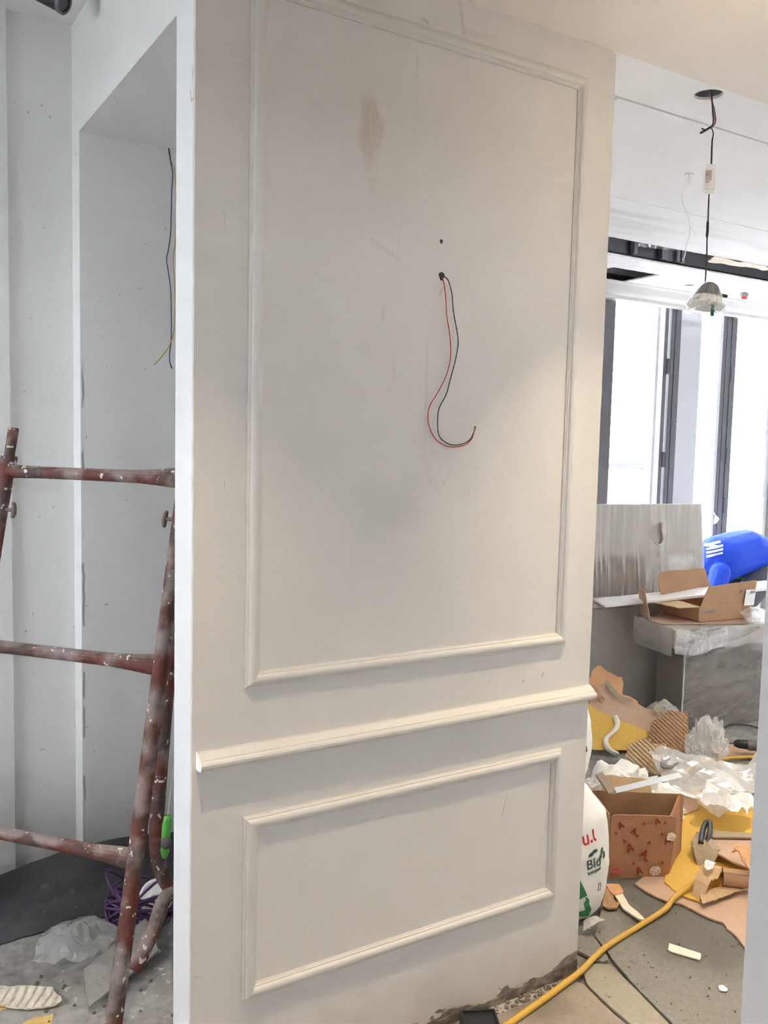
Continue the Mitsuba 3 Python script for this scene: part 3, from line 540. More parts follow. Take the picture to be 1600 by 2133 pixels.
single('cardboard_piece', sheet([[-0.359,0.729],[-0.23,0.62],[-0.172,0.576],[-0.197,0.5],[-0.218,0.459],[-0.381,0.542]], 0.004, 0.03, nz(0.1, 0.004, 2), 0.004, 22), 'm_card_yellowpale', 'yellowish flat cardboard piece under the pale corrugated strip', 'cardboard')
# purple cord bundle, white disc, green tool, tile shards
pk = []
pc = np.array([0.152,0.902,0.06])
for i in range(16):
    r0 = np.random.default_rng(i); R_ = 0.055 + 0.03 * r0.random(); tilt = r0.normal(0, .5, 2)
    t = np.linspace(0, 6.28, 15); pk.append(tube(np.column_stack([pc[0] + 1.25 * R_ * np.cos(t), pc[1] + R_ * np.sin(t), np.maximum(.006, pc[2] - 0.02 + tilt[0] * R_ * np.cos(t) + tilt[1] * R_ * np.sin(t))]), 0.0045, 6, 2))
single('cord_bundle', pk, 'm_purple', 'bundle of dark purple cord behind the scaffold post', 'cord', smooth=True)
wd_ = thing('socket_box', 'white round plastic disc leaning behind the scaffold post above the purple cord', 'plastic disc')
dc = [0.194,0.86,0.087]
DM = frame(dc, (0.85, -0.5, 0), (0.2, 0.45, 0.7))
obj('plate', lathe([(0, 0.0), (0.052, 0), (0.055, 0.004), (0.053, 0.010), (0.045, 0.012), (0.044, 0.008), (0, 0.008)], DM), 'm_white_plastic', wd_, 30)
obj('knob', [lathe([(0, 0), (0.008, 0), (0.007, 0.02), (0, 0.022)], frame(np.array(dc) + DM[:3, 0] * s + DM[:3, 2] * .008, DM[:3, 0], DM[:3, 1])) for s in (-.012, .018)], 'm_white_plastic', wd_, 30)
gk = thing('hand_tool', 'bright green handled tool with a grey knob hanging beside the white wall end', 'tool')
g0, g1, g2 = (np.array(v) for v in [[0.113,0.5,0.507],[0.105,0.5,0.437],[0.104,0.5,0.392]])
obj('handle', tube([g0, g0 * .6 + g1 * .4, g1], [0.011, 0.013, 0.011], 12, 2), 'm_green_tool', gk, True)
obj('grip', tube([g1, g1 * .4 + g2 * .6, g2], [0.010, 0.012, 0.007], 12, 2), 'm_green_tool', gk, True)
gs = trimesh.creation.icosphere(2, 0.016); gs.apply_translation(g1 + (0.0, -0.012, 0)); obj('knob', gs, 'm_tarp', gk, True)
obj('string', tube([[0.112,0.5,0.504],[0.114,0.48,0.596],[0.114,0.46,0.656]], 0.0012, 6, 1), 'm_rope', gk)
rbl = [tf(trimesh.creation.icosphere(1, r_), frame((x_, y_, r_ * .4), (1, .3, 0), (-.3, 1, 0))) for x_, y_, r_ in zip(RNG.uniform(-.5, .1, 60), RNG.uniform(.3, .95, 60), RNG.uniform(.002, .006, 60))]
single('plaster_crumbs', rbl, 'm_dirt', 'scattered plaster crumbs on the dusty left floor', 'rubble', kind='stuff')

# ------------------------------------------------------------------ floor coverings to the right
def floor_piece(name, pts, z, th, mat, label, cat_, rag=0.006, seed=1, amp=0.004, res=0.035, s=0.15, group=None):
    return single(name, sheet(pts, th, res, (lambda x, y: z + th + nz(s, amp, seed)(x, y) + amp), rag, seed), mat, label, cat_, group, smooth=35)
floor_piece('floor_sheet', [[1.352,0.1],[1.574,0.272],[1.84,0.368],[2.092,0.315],[2.106,0.02],[1.339,-0.517],[1.197,-0.395],[1.227,-0.308],[1.26,-0.161],[1.303,-0.028]], 0.002, 0.009, 'm_felt_grey', 'large grey floor covering sheet below the carton and pink cardboard', 'floor sheet', 0.002, 31, .003)
floor_piece('floor_sheet', [[1.202,0.004],[1.244,-0.009],[1.28,-0.035],[1.254,-0.157],[1.217,-0.309],[1.179,-0.395],[1.129,-0.376],[1.123,-0.266],[1.138,-0.155],[1.151,-0.068]], 0.002, 0.009, 'm_felt_beige', 'pale beige floor covering piece with a curved edge crossed by the yellow cable', 'floor sheet', 0.002, 32, .003)
floor_piece('floor_sheet', [[1.132,-0.044],[1.144,-0.064],[1.127,-0.158],[1.113,-0.272],[1.083,-0.37],[0.55,-0.16],[0.596,-0.05]], 0.002, 0.008, 'm_felt_brown', 'brown stained floor covering along the foot of the panelled wall', 'floor sheet', 0.003, 33, .003)
floor_piece('floor_sheet', [[1.286,0.137],[1.346,0.103],[1.299,-0.017],[1.264,-0.012],[1.253,0.037],[1.24,0.088]], 0.002, 0.009, 'm_felt_grey', 'small grey corner of floor covering right at the wall edge under the sack', 'floor sheet', 0.002, 34, .003)
floor_piece('paper_scrap', [[1.516,-0.051],[1.557,-0.139],[1.527,-0.158],[1.481,-0.075]], 0.014, 0.004, 'm_card_pale', 'cream printed paper strip lying alone on the grey floor sheet', 'paper', 0.001, 35, .002, 0.02)
floor_piece('paper_scrap', [[1.469,-0.268],[1.483,-0.271],[1.481,-0.29],[1.468,-0.296],[1.453,-0.285]], 0.014, 0.002, 'm_plank', 'tiny white paper scrap near the right wall', 'paper', 0.002, 36, .003, 0.01)
cs = [tf(trimesh.creation.icosphere(1, r_), frame((x_, y_, .014 + r_ * .4), (1, .3, 0), (-.3, 1, 0))) for x_, y_, r_ in zip(RNG.uniform(1.25, 1.75, 90), RNG.uniform(-.4, .25, 90), RNG.uniform(.001, .0032, 90))]
single('crumbs', cs, 'm_dirt', 'dark crumbs strewn over the grey floor sheet', 'rubble', kind='stuff')
rg_ = [tf(trimesh.creation.icosphere(1, r_), frame((x_, -.006 - abs(y_), r_ * .3), (1, .3, 0), (-.3, 1, 0))) for x_, y_, r_ in zip(RNG.uniform(.35, 1.17, 320), RNG.normal(0, .022, 320), RNG.uniform(.0015, .0065, 320))]
single('plaster_rubble', rg_, 'm_dirt', 'broken plaster rubble along the foot of the panelled wall', 'rubble', kind='stuff')
bx = np.array([0.713,-0.137,0.05])
bm_ = frame((bx[0], bx[1], 0), [0.082,-0.047,0.0], (0.3, 1, 0))
tub = thing('steel_tube', 'short black square steel tube standing at the bottom edge by the wall foot', 'steel tube')
tm = prism([(-.045, -.045), (.045, -.045), (.045, .045), (-.045, .045)], 0.09, None, [[(-.04, -.04), (-.04, .04), (.04, .04), (.04, -.04)]])
TB = frame([0.717,-0.133,0.0], (0.9, -0.43, 0), (0.43, 0.9, 0))
obj('tube_wall', tf(tm, TB), 'm_black', tub); obj('cap', tf(box(-.04, .04, -.04, .04, .078, .084), TB), 'm_black', tub)

# flat cardboard on the floor
floor_piece('cardboard_sheet', [[1.703,0.261],[1.692,0.174],[1.705,0.11],[1.731,0.106],[1.741,0.051],[1.739,-0.012],[1.766,-0.067],[1.738,-0.086],[1.739,-0.118],[1.694,-0.196],[1.694,-0.284],[2.062,-0.083],[2.221,0.181],[1.966,0.322]], 0.013, 0.006, 'm_card_pink', 'large torn pink-brown cardboard sheet flat on the floor by the right wall', 'cardboard', 0.004, 41, .004)
floor_piece('cardboard_sheet', [[1.794,0.208],[1.766,0.111],[1.793,0.046],[1.869,0.047],[2.135,0.041],[2.596,0.277],[2.691,0.524],[2.577,0.736],[2.181,0.505]], 0.022, 0.005, 'm_card_yellow', 'yellow cardboard sheet on the floor right of the open carton', 'cardboard', 0.002, 42, .004)
floor_piece('cardboard_sheet', [[2.396,0.74],[2.48,0.625],[2.417,0.559],[2.299,0.543],[2.256,0.593]], 0.03, 0.005, 'm_card_pink', 'small pink-brown cardboard sheet behind the open carton beside the clear film', 'cardboard', 0.003, 43, .003)
pb = thing('cardboard_board', 'pinkish cardboard board with a grey edge lying on the yellow sheet by the right wall', 'cardboard')
pbp = [[2.164,0.317],[2.326,0.219],[2.103,0.04],[2.065,0.13],[2.073,0.176],[2.075,0.249]]
obj('face', sheet(pbp, 0.006, 0.04, lambda x, y: 0.065 + nz(.2, .006, 3)(x, y), 0.004, 44), 'm_card_pink', pb, 35)
obj('grey_edge', sheet([[2.193,0.338],[2.336,0.226],[2.306,0.205],[2.142,0.3]], 0.006, 0.03, lambda x, y: 0.076 + 0 * x, 0.002, 45), 'm_card_grey', pb)
def lump(name, px, mat, label, cat_, h, s, seed, rx, th=0.004, rag=0.008, res=0.018, z0=0.02):
    c = np.mean(px, 0)
    return single(name, sheet(px, th, res, lambda x, y: z0 + puff(c, rx, h, s, seed)(x, y), rag, seed), mat, label, cat_)
lk = lump('cardboard_lump', [[2.216,0.411],[2.23,0.365],[2.123,0.285],[2.105,0.22],[2.042,0.192],[1.988,0.222],[2.042,0.298],[2.132,0.338]], 'm_card_grey', 'crumpled grey-brown cardboard lump with a black rubber loop standing on it', 'cardboard', .07, .05, 51, .13)
lp = [[2.059,0.271,0.09],[2.14,0.328,0.09],[2.196,0.355,0.09],[2.193,0.337,0.09],[2.128,0.288,0.09],[2.075,0.263,0.09]]
single('rubber_loop', tube([(p[0], p[1], p[2] + dz) for p, dz in zip(lp, (-.01, .0, .01, .01, 0, -.02))], 0.010, 10, 4), 'm_black', 'black rubber loop standing on the grey cardboard lump', 'rubber loop', smooth=True)
tb_ = thing('cardboard_tube', 'brown cardboard roll at the right wall under torn scraps', 'cardboard tube')
obj('roll', hollow([1.934,0.08,0.07], [2.053,-0.032,0.07], 0.026, 0.030), 'm_card_brown', tb_, 30)
obj('inner_seam', tube([[1.914,0.063,0.098], [2.023,-0.032,0.098]], 0.002, 6, 1), 'm_card_grey', tb_)
lump('paper_wad', [[1.8,0.093],[1.864,0.133],[1.976,0.162],[2.071,0.15],[2.04,0.114],[1.902,0.074],[1.813,0.057],[1.79,0.077]], 'm_card_tan', 'crumpled tan paper wad with white tape where the yellow cable ends', 'paper', .075, .04, 52, .11)
lump('tape_scrap', [[1.891,0.124],[1.938,0.145],[1.947,0.12],[1.903,0.09],[1.868,0.098]], 'm_film_white', 'white crumpled tape scrap on the tan paper wad', 'tape', .03, .03, 53, .05, .001, .006, .01, .075)
cg = [[1.808,0.074],[1.866,0.079],[2.015,0.041],[1.989,0.018],[1.849,0.023],[1.763,0.024]]
single('corrugated_scrap', sheet(cg, 0.004, 0.010, lambda x, y: 0.045 + nz(.06, .004, 5)(x, y), 0.003, 54), 'm_corr_tan', 'tan corrugated strip in front of the paper wad', 'cardboard')
for i, (pp_, m_, t_) in enumerate((([[2.016,0.109],[2.074,0.139],[2.097,0.122],[2.038,0.048],[1.973,-0.005],[1.981,0.04]], 'm_card_orange', 'torn orange-brown cardboard flap sticking up at the right wall'),)):
    lump('torn_flap', pp_, m_, t_, 'cardboard', .08, .06, 60 + i, .12, .005, .006, .018, .07)
# torn scraps between the sack and the carton
floor_piece('torn_scrap', [[1.577,0.276],[1.569,0.236],[1.539,0.195],[1.543,0.179],[1.519,0.165],[1.488,0.176],[1.48,0.194]], 0.02, 0.006, 'm_corr_brown', 'grey-brown corrugated scrap beside the white sack', 'cardboard', 0.003, 61, .010, .015)
floor_piece('torn_scrap', [[1.573,0.234],[1.604,0.231],[1.563,0.158],[1.545,0.09],[1.536,0.062],[1.52,0.077],[1.527,0.154]], 0.02, 0.006, 'm_card_pale', 'long torn tan strip pointing down from the carton corner', 'cardboard', 0.003, 62, .008, .015)
floor_piece('torn_scrap', [[1.589,0.288],[1.628,0.262],[1.603,0.217],[1.56,0.219],[1.567,0.252]], 0.026, 0.005, 'm_card_orange', 'small orange-tan scrap at the foot of the carton', 'cardboard', 0.004, 63, .008, .015)

# ------------------------------------------------------------------ yellow cable
single('extension_cable', tube([[0.717,-0.132,0.02],[0.837,-0.101,0.02],[0.981,-0.071,0.022],[1.092,-0.047,0.025],[1.164,-0.031,0.028],[1.318,0.023,0.026],[1.498,0.057,0.024],[1.647,0.08,0.03],[1.712,0.102,0.04],[1.799,0.119,0.045],[1.842,0.115,0.06]], 0.0088, 12, 8), 'm_cable', 'thick yellow cable crossing the floor from the wall foot to the paper wad', 'cable', smooth=True)
single('extension_cable', tube([[2.577,0.777,0.06],[2.741,0.871,0.05],[2.895,0.911,0.035],[3.043,0.915,0.022],[3.147,0.882,0.022],[3.315,0.813,0.02]], 0.0085, 10, 6), 'm_cable', 'stretch of yellow cable arching over the litter below the black drill', 'cable', smooth=True)

# ------------------------------------------------------------------ open carton with red printed marks
A, B, C_, D = (np.array(v) for v in ((1.652, 0.338), (1.849, 0.236), (2.03, 0.335), (1.75, 0.526)))
ck = thing('open_carton', 'open brown carton with red printed marks standing on the floor right of the white sack', 'carton')
def panel(p, q, h0, h1, th, inward, mat, name, lean=0.0, wav=0.004, seed=1, rag=0.002, z0=0.016, top=None):
    L = np.linalg.norm(q - p); ex = np.append((q - p) / L, 0); nrm = np.array((ex[1], -ex[0], 0))
    poly = top if top else [(0, 0), (L, 0), (L, h1), (0, h0)]
    m = sheet(poly, th, 0.03, nz(.1, wav, seed), rag, seed, frame((p[0], p[1], z0), ex, np.array((0, 0, 1.0)) + nrm * lean))
    return obj(name, m, mat, ck, 35)
pf = panel(A, B, 0.244, 0.232, 0.005, 0, 'm_card_carton', 'front_panel', 0.10, .004, 71, .001, .018, [(0, 0), (.222, 0), (.232, .235), (-.006, .245)])
panel(D, C_, 0.235, 0.235, 0.005, 0, 'm_card_brown', 'back_panel', 0.0, .004, 72)
panel(A, D, 0.235, 0.235, 0.005, 0, 'm_card_brown', 'side_panel', 0.0, .003, 73, .001)
panel(B + (0.012, 0.008), C_, 0.20, 0.235, 0.005, 0, 'm_card_carton', 'side_panel', -0.05, .003, 74, .003)
bf = np.array((1.79, 0.53)); 
obj('back_flap', sheet([(0.01, 0), (.20, 0), (.19, .055), (.02, .065)], .004, .02, nz(.1, .004, 2), .003, 76, frame((D[0] + .02, D[1] - .012, .245), np.append(C_ - D, 0), (.25, .35, .9))), 'm_card_tan', ck)
# prints on the front (flat, a fraction of a millimetre proud)
ex_ = np.append((B - A) / np.linalg.norm(B - A), 0); nr_ = np.array((ex_[1], -ex_[0], 0)); FM = frame((A[0], A[1], .018), ex_, np.array((0, 0, 1.0)) + nr_ * .10)
FM[:3, 3] += FM[:3, 2] * 0.0045
def onface(u, v, rot, s):
    c, sn = math.cos(rot), math.sin(rot); m = np.eye(4); m[:2, :2] = [[c, -sn], [sn, c]]; m[:3, 3] = (u, v, 0); return FM @ m
pr_ = []
for u, v, rot, s in ((.025, .205, .5, .016), (.075, .185, -.4, .015), (.155, .218, .4, .016), (.065, .118, .3, .020), (.119, .098, -.5, .020), (.197, .145, .3, .016), (.105, .030, .3, .018), (.045, .145, .8, .009), (.088, .165, .6, .009), (.135, .14, -.4, .010), (.178, .17, .2, .009), (.012, .175, .3, .008), (.13, .07, .4, .009), (.085, .06, .2, .008), (.19, .06, .1, .008), (.185, .215, .2, .008), (.11, .21, .2, .008)):
    s *= 1.45; t = meshkit.text_mesh('A', s, 0.0006, bold=True); t.apply_translation((-s * .35, -s * .5, 0)); pr_.append(tf(t, onface(u, v, rot, s)))
for m in pr_: obj('printed_mark', m, 'm_carton_print', ck)
def roundprint(u, v, r, mat, seed):
    g = Point(0, 0).buffer(r, 12); rr = np.random.default_rng(seed)
    for _ in range(14): a = rr.uniform(-r, r, 2); g = g.difference(Point(*a).buffer(r * .13, 4))
    g = max(g.geoms, key=lambda q: q.area) if hasattr(g, 'geoms') else g
    obj('round_print', tf(prism(g, .0006), onface(u, v, 0, 1)), mat, ck)
roundprint(.168, .03, .020, 'm_carton_white', 1); roundprint(.024, .033, .021, 'm_carton_red', 2)
sc_ = sheet([(0, 0), (.03, -.006), (.034, .02), (.02, .03), (.004, .026)], .001, .008, nz(.02, .006, 5), .004, 77, FM @ np.array([[1, 0, 0, .195], [0, 1, 0, .15], [0, 0, 1, .004], [0, 0, 0, 1.0]])); obj('torn_paper', sc_, 'm_card_pale', ck)

# steel set square resting on the carton
sq = thing('set_square', 'steel set square with a worn wooden stock resting on the back rim of the carton', 'square')
b0, b1 = (np.array(v) for v in [[1.75,0.427,0.285],[2.018,0.345,0.325]])
ex2 = (b1 - b0) / np.linalg.norm(b1 - b0); SM_ = frame(b0, ex2, (0.45, 0.75, 0.35))
obj('blade', tf(cbox(-.01, np.linalg.norm(b1 - b0), -.0135, .0135, -.0008, .0008, .0004), SM_), 'm_steel', sq)
obj('markings', [tf(box(.03 + i * .012, .0306 + i * .012, .006, .012, .0008, .0010), SM_) for i in range(24)], 'm_label_grey', sq)
h0, h1 = (np.array(v) for v in [[1.745,0.429,0.285],[1.762,0.508,0.32]])
HM = frame(h0, (h1 - h0) / np.linalg.norm(h1 - h0), (0.8, -.4, .2)); hl = float(np.linalg.norm(h1 - h0))
obj('stock', tf(cbox(-.012, hl, -.015, .015, -.007, .007, .002), HM), 'm_wood_grip', sq)

# ------------------------------------------------------------------ white sacks against the wall end
def sack(name, c, rx, h, z0, seed, label, mat='m_sack'):
    k = thing(name, label, 'sack'); nt, nh = 72, 40
    def R_(t, z):
        f = np.clip(z, 0, 1); prof = 0.80 + 0.30 * np.sin(np.pi * np.clip(f * 0.92 + .08, 0, 1)) - 0.55 * np.clip(f - .82, 0, 1) * 3 * (f > .82) - 0.25 * np.clip(.06 - f, 0, 1) * 8
        wr = 0.10 * (meshkit.fbm(np.stack([np.cos(t) * 2, np.sin(t) * 2, z * 5], -1), 4, seed) - .5) + 0.03 * (meshkit.noise(np.stack([np.cos(t) * 6, np.sin(t) * 6, z * 26], -1), seed) - .5)
        return rx * (prof + wr) * (0.92 + 0.10 * np.cos(2 * t + .8))
    V, F = [], []
    tt = np.arange(nt) * 2 * np.pi / nt
    for i in range(nh):
        z = i / (nh - 1); r = R_(tt, np.full(nt, z)); V.append(np.column_stack([c[0] + r * np.cos(tt), c[1] + r * np.sin(tt), np.full(nt, z0 + z * h)]))
    V = np.vstack(V + [[(c[0], c[1], z0)], [(c[0], c[1], z0 + h)]])
    for i in range(nh - 1):
        for j in range(nt): a, b = i * nt + j, i * nt + (j + 1) % nt; F += [[a, b, b + nt], [a, b + nt, a + nt]]
    n = nt * nh
    for j in range(nt): F += [[n, (j + 1) % nt, j], [n + 1, (nh - 1) * nt + j, (nh - 1) * nt + (j + 1) % nt]]
    obj('bag', trimesh.Trimesh(V, F, process=False), mat, k, True)
    def wrap(m, t0, zc):   # a flat mesh in (x, y) laid round the sack at angle t0, height zc
        for _ in range(2): m = m.subdivide()
        v = m.vertices; t = t0 + v[:, 0] / rx; z = np.clip(zc + v[:, 1] - z0, 0, h) / h; r = R_(t, z) + 0.0012 + v[:, 2]
        return trimesh.Trimesh(np.column_stack([c[0] + r * np.cos(t), c[1] + r * np.sin(t), z0 + z * h]), m.faces, process=False)
    return k, wrap
sk, wrap = sack('sack', (1.375, 0.275), 0.132, 0.42, 0.012, 3, 'full white sack with red, green and dark print left of the open carton')
T0 = math.radians(-134.1629)
def text(s, h, bold=True): return meshkit.text_mesh(s, h, 0.0006, bold)
def at_(m, x, y, rot=0.0): m = m.copy(); m.apply_transform(trimesh.transformations.rotation_matrix(rot, (0, 0, 1))); m.apply_translation((x, y, 0)); return m
obj('bio_print', [wrap(at_(text('Bio', .030), 0.03, .0, .15), T0 + .42, .20), wrap(at_(text('bonded', .011), .035, -.018, .2), T0 + .42, .20)], 'm_dark_print', sk, label='dark green lettering')
lf = [prism([(math.cos(t) * .012, math.sin(t) * .006) for t in np.linspace(0, 6.28, 13)[:-1]], .0006, frame((x_, y_, 0), (math.cos(a), math.sin(a), 0), (-math.sin(a), math.cos(a), 0))) for x_, y_, a in ((.045, .050, .4), (.06, .058, .2), (.095, .05, 1.1), (.105, .035, 1.5), (.085, .03, 1.3))]
obj('leaf_print', [wrap(m, T0 + .42, .20) for m in lf], 'm_dark_print', sk)
obj('red_print', wrap(at_(text('vu.l', .038), .0, .0, .2), T0 + .28, .275), 'm_red_print', sk, label='red lettering')
tri_ = Polygon([(-.05, .10), (-.03, .10), (.055, -.05), (.05, -.072), (-.05, -.06)]).difference(Polygon([(-.02, -.01), (.012, .006), (.022, -.008), (.012, -.02), (.026, -.045), (-.02, -.05)]))
obj('green_print', wrap(prism(tri_, .0006), T0 + .55, .105), 'm_green_print', sk, label='green printed shape with a white figure')
obj('fold', [wrap(prism(Polygon([(0, 0), (.012, 0), (.012, .026), (0, .026)], [[(.002, .002), (.002, .024), (.01, .024), (.01, .002)]]), .0006), T0 + 1.05, .12)], 'm_purple', sk)
sk2, wrap2 = sack('sack', (1.365, 0.33), 0.110, 0.30, 0.43, 8, 'white printed sack standing on top of the other behind the wall edge')
obj('green_print', [wrap2(at_(text('M', .05), 0.03, 0, .5), T0 + .5, .53), wrap2(prism([(0, 0), (.06, .01), (.07, -.04), (.02, -.05)], .0006), T0 + .6, .53)], 'm_dark_print', sk2)
lump('film_tail', [[1.337,0.139],[1.392,0.14],[1.412,0.113],[1.391,0.093],[1.362,0.1],[1.328,0.092],[1.308,0.109]], 'm_film_milky', 'crumpled clear film at the foot of the white sack', 'plastic film', .035, .03, 81, .07, .0005, .004, .01, .012)
wt_ = [[1.717,0.499],[1.902,0.676],[1.957,0.706],[2.069,0.696],[2.07,0.646],[2.132,0.613],[2.025,0.439],[1.925,0.336],[1.757,0.377]]
wc_ = np.mean(wt_, 0)
def pile(name, c, rx, ry, h, mat, label, cat_, seed, z0=0.02, n=60, amp=.25, rot=0.0, smooth=30, fr=3):
    m = trimesh.creation.icosphere(4); v = m.vertices.copy(); d = 1 + amp * 2 * (meshkit.fbm(v * fr / 2 + seed, 4, seed) - .5); d += amp * .5 * (np.abs(meshkit.noise(v * fr * 1.7, seed + 3) - .5) * 2 - .5)
    v = v * d[:, None] * (rx, ry, h); v[:, 2] = np.maximum(v[:, 2], 0) ; ca, sa = math.cos(rot), math.sin(rot)
    v = np.column_stack([c[0] + ca * v[:, 0] - sa * v[:, 1], c[1] + sa * v[:, 0] + ca * v[:, 1], z0 + v[:, 2]])
    return single(name, trimesh.Trimesh(v, m.faces, process=False), mat, label, cat_, smooth=smooth)
pile('white_bag', [2.039,0.634], .25, .12, .245, 'm_sack', 'slumped white plastic bag behind the open carton', 'bag', 82, .015, amp=.32, rot=-.45, fr=5)

# ------------------------------------------------------------------ torn cardboard stack leaning behind
# a leaning plane that rises away from the camera: x along, y up the slope
O1 = np.array([2.499,1.286,0.02]); E1 = np.array([0.392,-0.131,0.0]); S1 = np.array((.42, .62, .78))
YM = frame(O1, E1, S1)
yp = [(0.0748,0.2753),(0.1017,0.2311),(0.4135,0.0667),(0.3874,0.0014),(0.3071,0.0012),(0.1647,0.0099),(0.0063,0.0196)]
single('yellow_board', sheet(yp, .005, .05, nz(.3, .006, 4), .002, 91, YM), 'm_card_yellow', 'yellow cardboard board with a white cord on it leaning below the torn orange cardboard', 'cardboard', smooth=35)
YM2 = YM.copy(); YM2[:3, 3] -= YM[:3, 2] * .02
op = [(0.103,0.3162),(0.1434,0.3417),(0.1696,0.3737),(0.2164,0.3827),(0.2239,0.3712),(0.2607,0.3224),(0.297,0.3069),(0.3424,0.2772),(0.4464,0.2175),(0.4893,0.1747),(0.4423,0.0453),(0.2365,0.1223),(0.0713,0.2103)]
single('torn_cardboard', sheet(op, .006, .022, nz(.2, .012, 6), .010, 92, YM2), 'm_card_pink', 'torn orange-pink cardboard leaning behind the yellow board', 'cardboard', smooth=35)
YM3 = YM.copy(); YM3[:3, 3] -= YM[:3, 2] * .06
op = [(0.1327,0.4183),(0.1921,0.4955),(0.2279,0.5113),(0.2878,0.4684),(0.3132,0.433),(0.3345,0.4378),(0.342,0.4089),(0.3157,0.3369),(0.3496,0.3297),(0.3937,0.2943),(0.3662,0.2135),(0.0922,0.2819)]
single('torn_cardboard', sheet(op, .006, .02, nz(.15, .02, 7), .014, 93, YM3), 'm_card_orange', 'topmost ragged orange-brown cardboard rising behind the pinker torn sheet', 'cardboard', smooth=35)
ce = [(0.2199,0.3938),(0.2258,0.36),(0.25,0.3147),(0.2845,0.2855),(0.3243,0.2726),(0.3262,0.2616),(0.2847,0.2692),(0.2376,0.2933),(0.2118,0.333),(0.2004,0.3667)]
MM = YM2.copy(); MM[:3, 3] += YM2[:3, 2] * .03
single('torn_edge', sheet(ce, .004, .015, nz(.05, .01, 8), .003, 94, MM), 'm_card_grey', 'curled grey torn edge strip across the orange cardboard', 'cardboard')
ce = [(0.109,0.3544),(0.1326,0.3422),(0.1549,0.3083),(0.1594,0.27),(0.1369,0.2496),(0.1253,0.2825),(0.0961,0.3111)]
single('torn_edge', sheet(ce, .004, .012, lambda x, y: .015 + nz(.04, .02, 9)(x, y), .004, 96, MM), 'm_card_brown', 'curled brown torn flap at the wall edge on the pinkish cardboard', 'cardboard')
ce = [(0.42,0.2134),(0.4529,0.228),(0.4725,0.2053),(0.4614,0.1896),(0.4288,0.1914)]
single('torn_edge', sheet(ce, .003, .01, nz(.03, .012, 10), .004, 97, MM), 'm_card_grey', 'small dark torn tab near the right end of the pinkish cardboard', 'cardboard')
RM = YM.copy(); RM[:3, 3] += YM[:3, 2] * .012
rp_ = [(0.1918,0.1836),(0.1941,0.1493),(0.1756,0.1164),(0.1373,0.0877),(0.1036,0.0641),(0.0968,0.0341),(0.1069,0.0083),(0.1389,-0.0137)]
rq = spline([(RM @ np.array([p[0], p[1], 0, 1]))[:3] for p in rp_], 10)
st = []
for ph in range(3):
    t = np.arange(len(rq)); off = np.column_stack([np.cos(t * .9 + ph * 2.09), np.sin(t * .9 + ph * 2.09)]) * .009
    st.append(tube(rq + off[:, :1] * RM[:3, 0] + off[:, 1:] * RM[:3, 2], .0065, 6, 2))
single('plaited_cord', st, 'm_rope', 'white plaited cord lying over the yellow board', 'cord', smooth=True)
pile('grey_bag', [3.069,1.329], .13, .07, .20, 'm_bag_grey', 'grey-green plastic bag slumped between the torn cardboard and the wrapped cabinet', 'bag', 95, .01, amp=.18, rot=-.5)
def corrug(name, pts, zc, M, mat, label, k=260, amp=.005, seed=1, curve=0.0):
    single(name, sheet(pts, .004, .012, lambda x, y: nz(.08, amp, seed)(x, y) + curve * x * x, .004, seed, M), mat, label, 'cardboard')
CM = frame([2.89,1.078,0.02], (0.80, -.52, 0.10), (.25, .45, .85))
corrug('corrugated_piece', [(-.11, -.02), (.05, -.01), (.08, .10), (.10, .20), (.0, .22), (-.09, .17), (-.12, .08)], 0, CM, 'm_corr_brown', 'brown corrugated cardboard piece standing beside the bubble wrap', 220, .004, 101, -2.0)
CM2 = frame([2.571,0.98,0.06], (0.85, -.5, -.05), (.2, .4, .85))
corrug('corrugated_piece', [(-.11, -.02), (.11, -.06), (.10, .10), (.03, .09), (0.0, .12), (-.09, .08)], 0, CM2, 'm_corr_tan', 'small tan corrugated piece in front of the brown one above the white bag', 160, .004, 102, -1.5)

# bubble wrap and clear film
pile('bubble_wrap', [2.982,0.978], .105, .085, .21, 'm_film_milky', 'crumpled bubble wrap heap standing left of the drill', 'bubble wrap', 111, .01, amp=.42, rot=-.4, smooth=False, fr=5)
def filmsheet(name, px, mat, label, seed, h, z0, s=.08, res=.022):
    P = [p for p in px]; return single(name, sheet(P, .0005, res, lambda x, y: z0 + h * np.abs(meshkit.fbm(np.stack([x / s, y / s / 2, 0 * x], -1), 4, seed)), .008, seed), mat, label, 'plastic film')
filmsheet('clear_film', [[2.513,0.925],[2.618,0.989],[2.645,0.939],[2.624,0.778],[2.731,0.707],[2.892,0.675],[3.039,0.679],[2.678,0.426],[2.538,0.417],[2.452,0.492],[2.342,0.524],[2.356,0.659]], 'm_film_milky', 'big crumpled clear plastic sheet spread over the litter right of the carton', 112, .17, .04, .12, .03)
filmsheet('clear_film', [[2.286,0.473],[2.604,0.646],[2.6,0.618],[2.47,0.482],[2.543,0.387],[2.459,0.326],[2.328,0.296],[2.259,0.309],[2.276,0.4]], 'm_film_white', 'whitish folded plastic film end lying on the yellow cardboard', 113, .15, .05, .07, .02)
floor_piece('cardboard_scrap', [[3.135,1.057],[3.257,1.049],[3.318,0.897],[3.243,0.844],[3.125,0.922],[3.058,0.988]], 0.01, 0.006, 'm_card_pink', 'flat pinkish cardboard scrap under the drill', 'cardboard', 0.006, 115, .004)
floor_piece('felt_scrap', [[2.483,0.833],[2.598,0.892],[2.609,0.845],[2.552,0.784],[2.454,0.754],[2.435,0.783]], 0.10, 0.006, 'm_felt_grey', 'grey felt scrap under the clear film', 'felt', 0.006, 116, .02, .02)
wire('thin_cable', [[3.285,1.16,0.03],[3.321,1.145,0.06],[3.388,1.122,0.08],[3.471,1.094,0.07],[3.535,1.066,0.05],[3.576,1.05,0.03]], .0045, 'm_black_wire', 'thin black cable arching in front of the wrapped cabinet', 'cable')
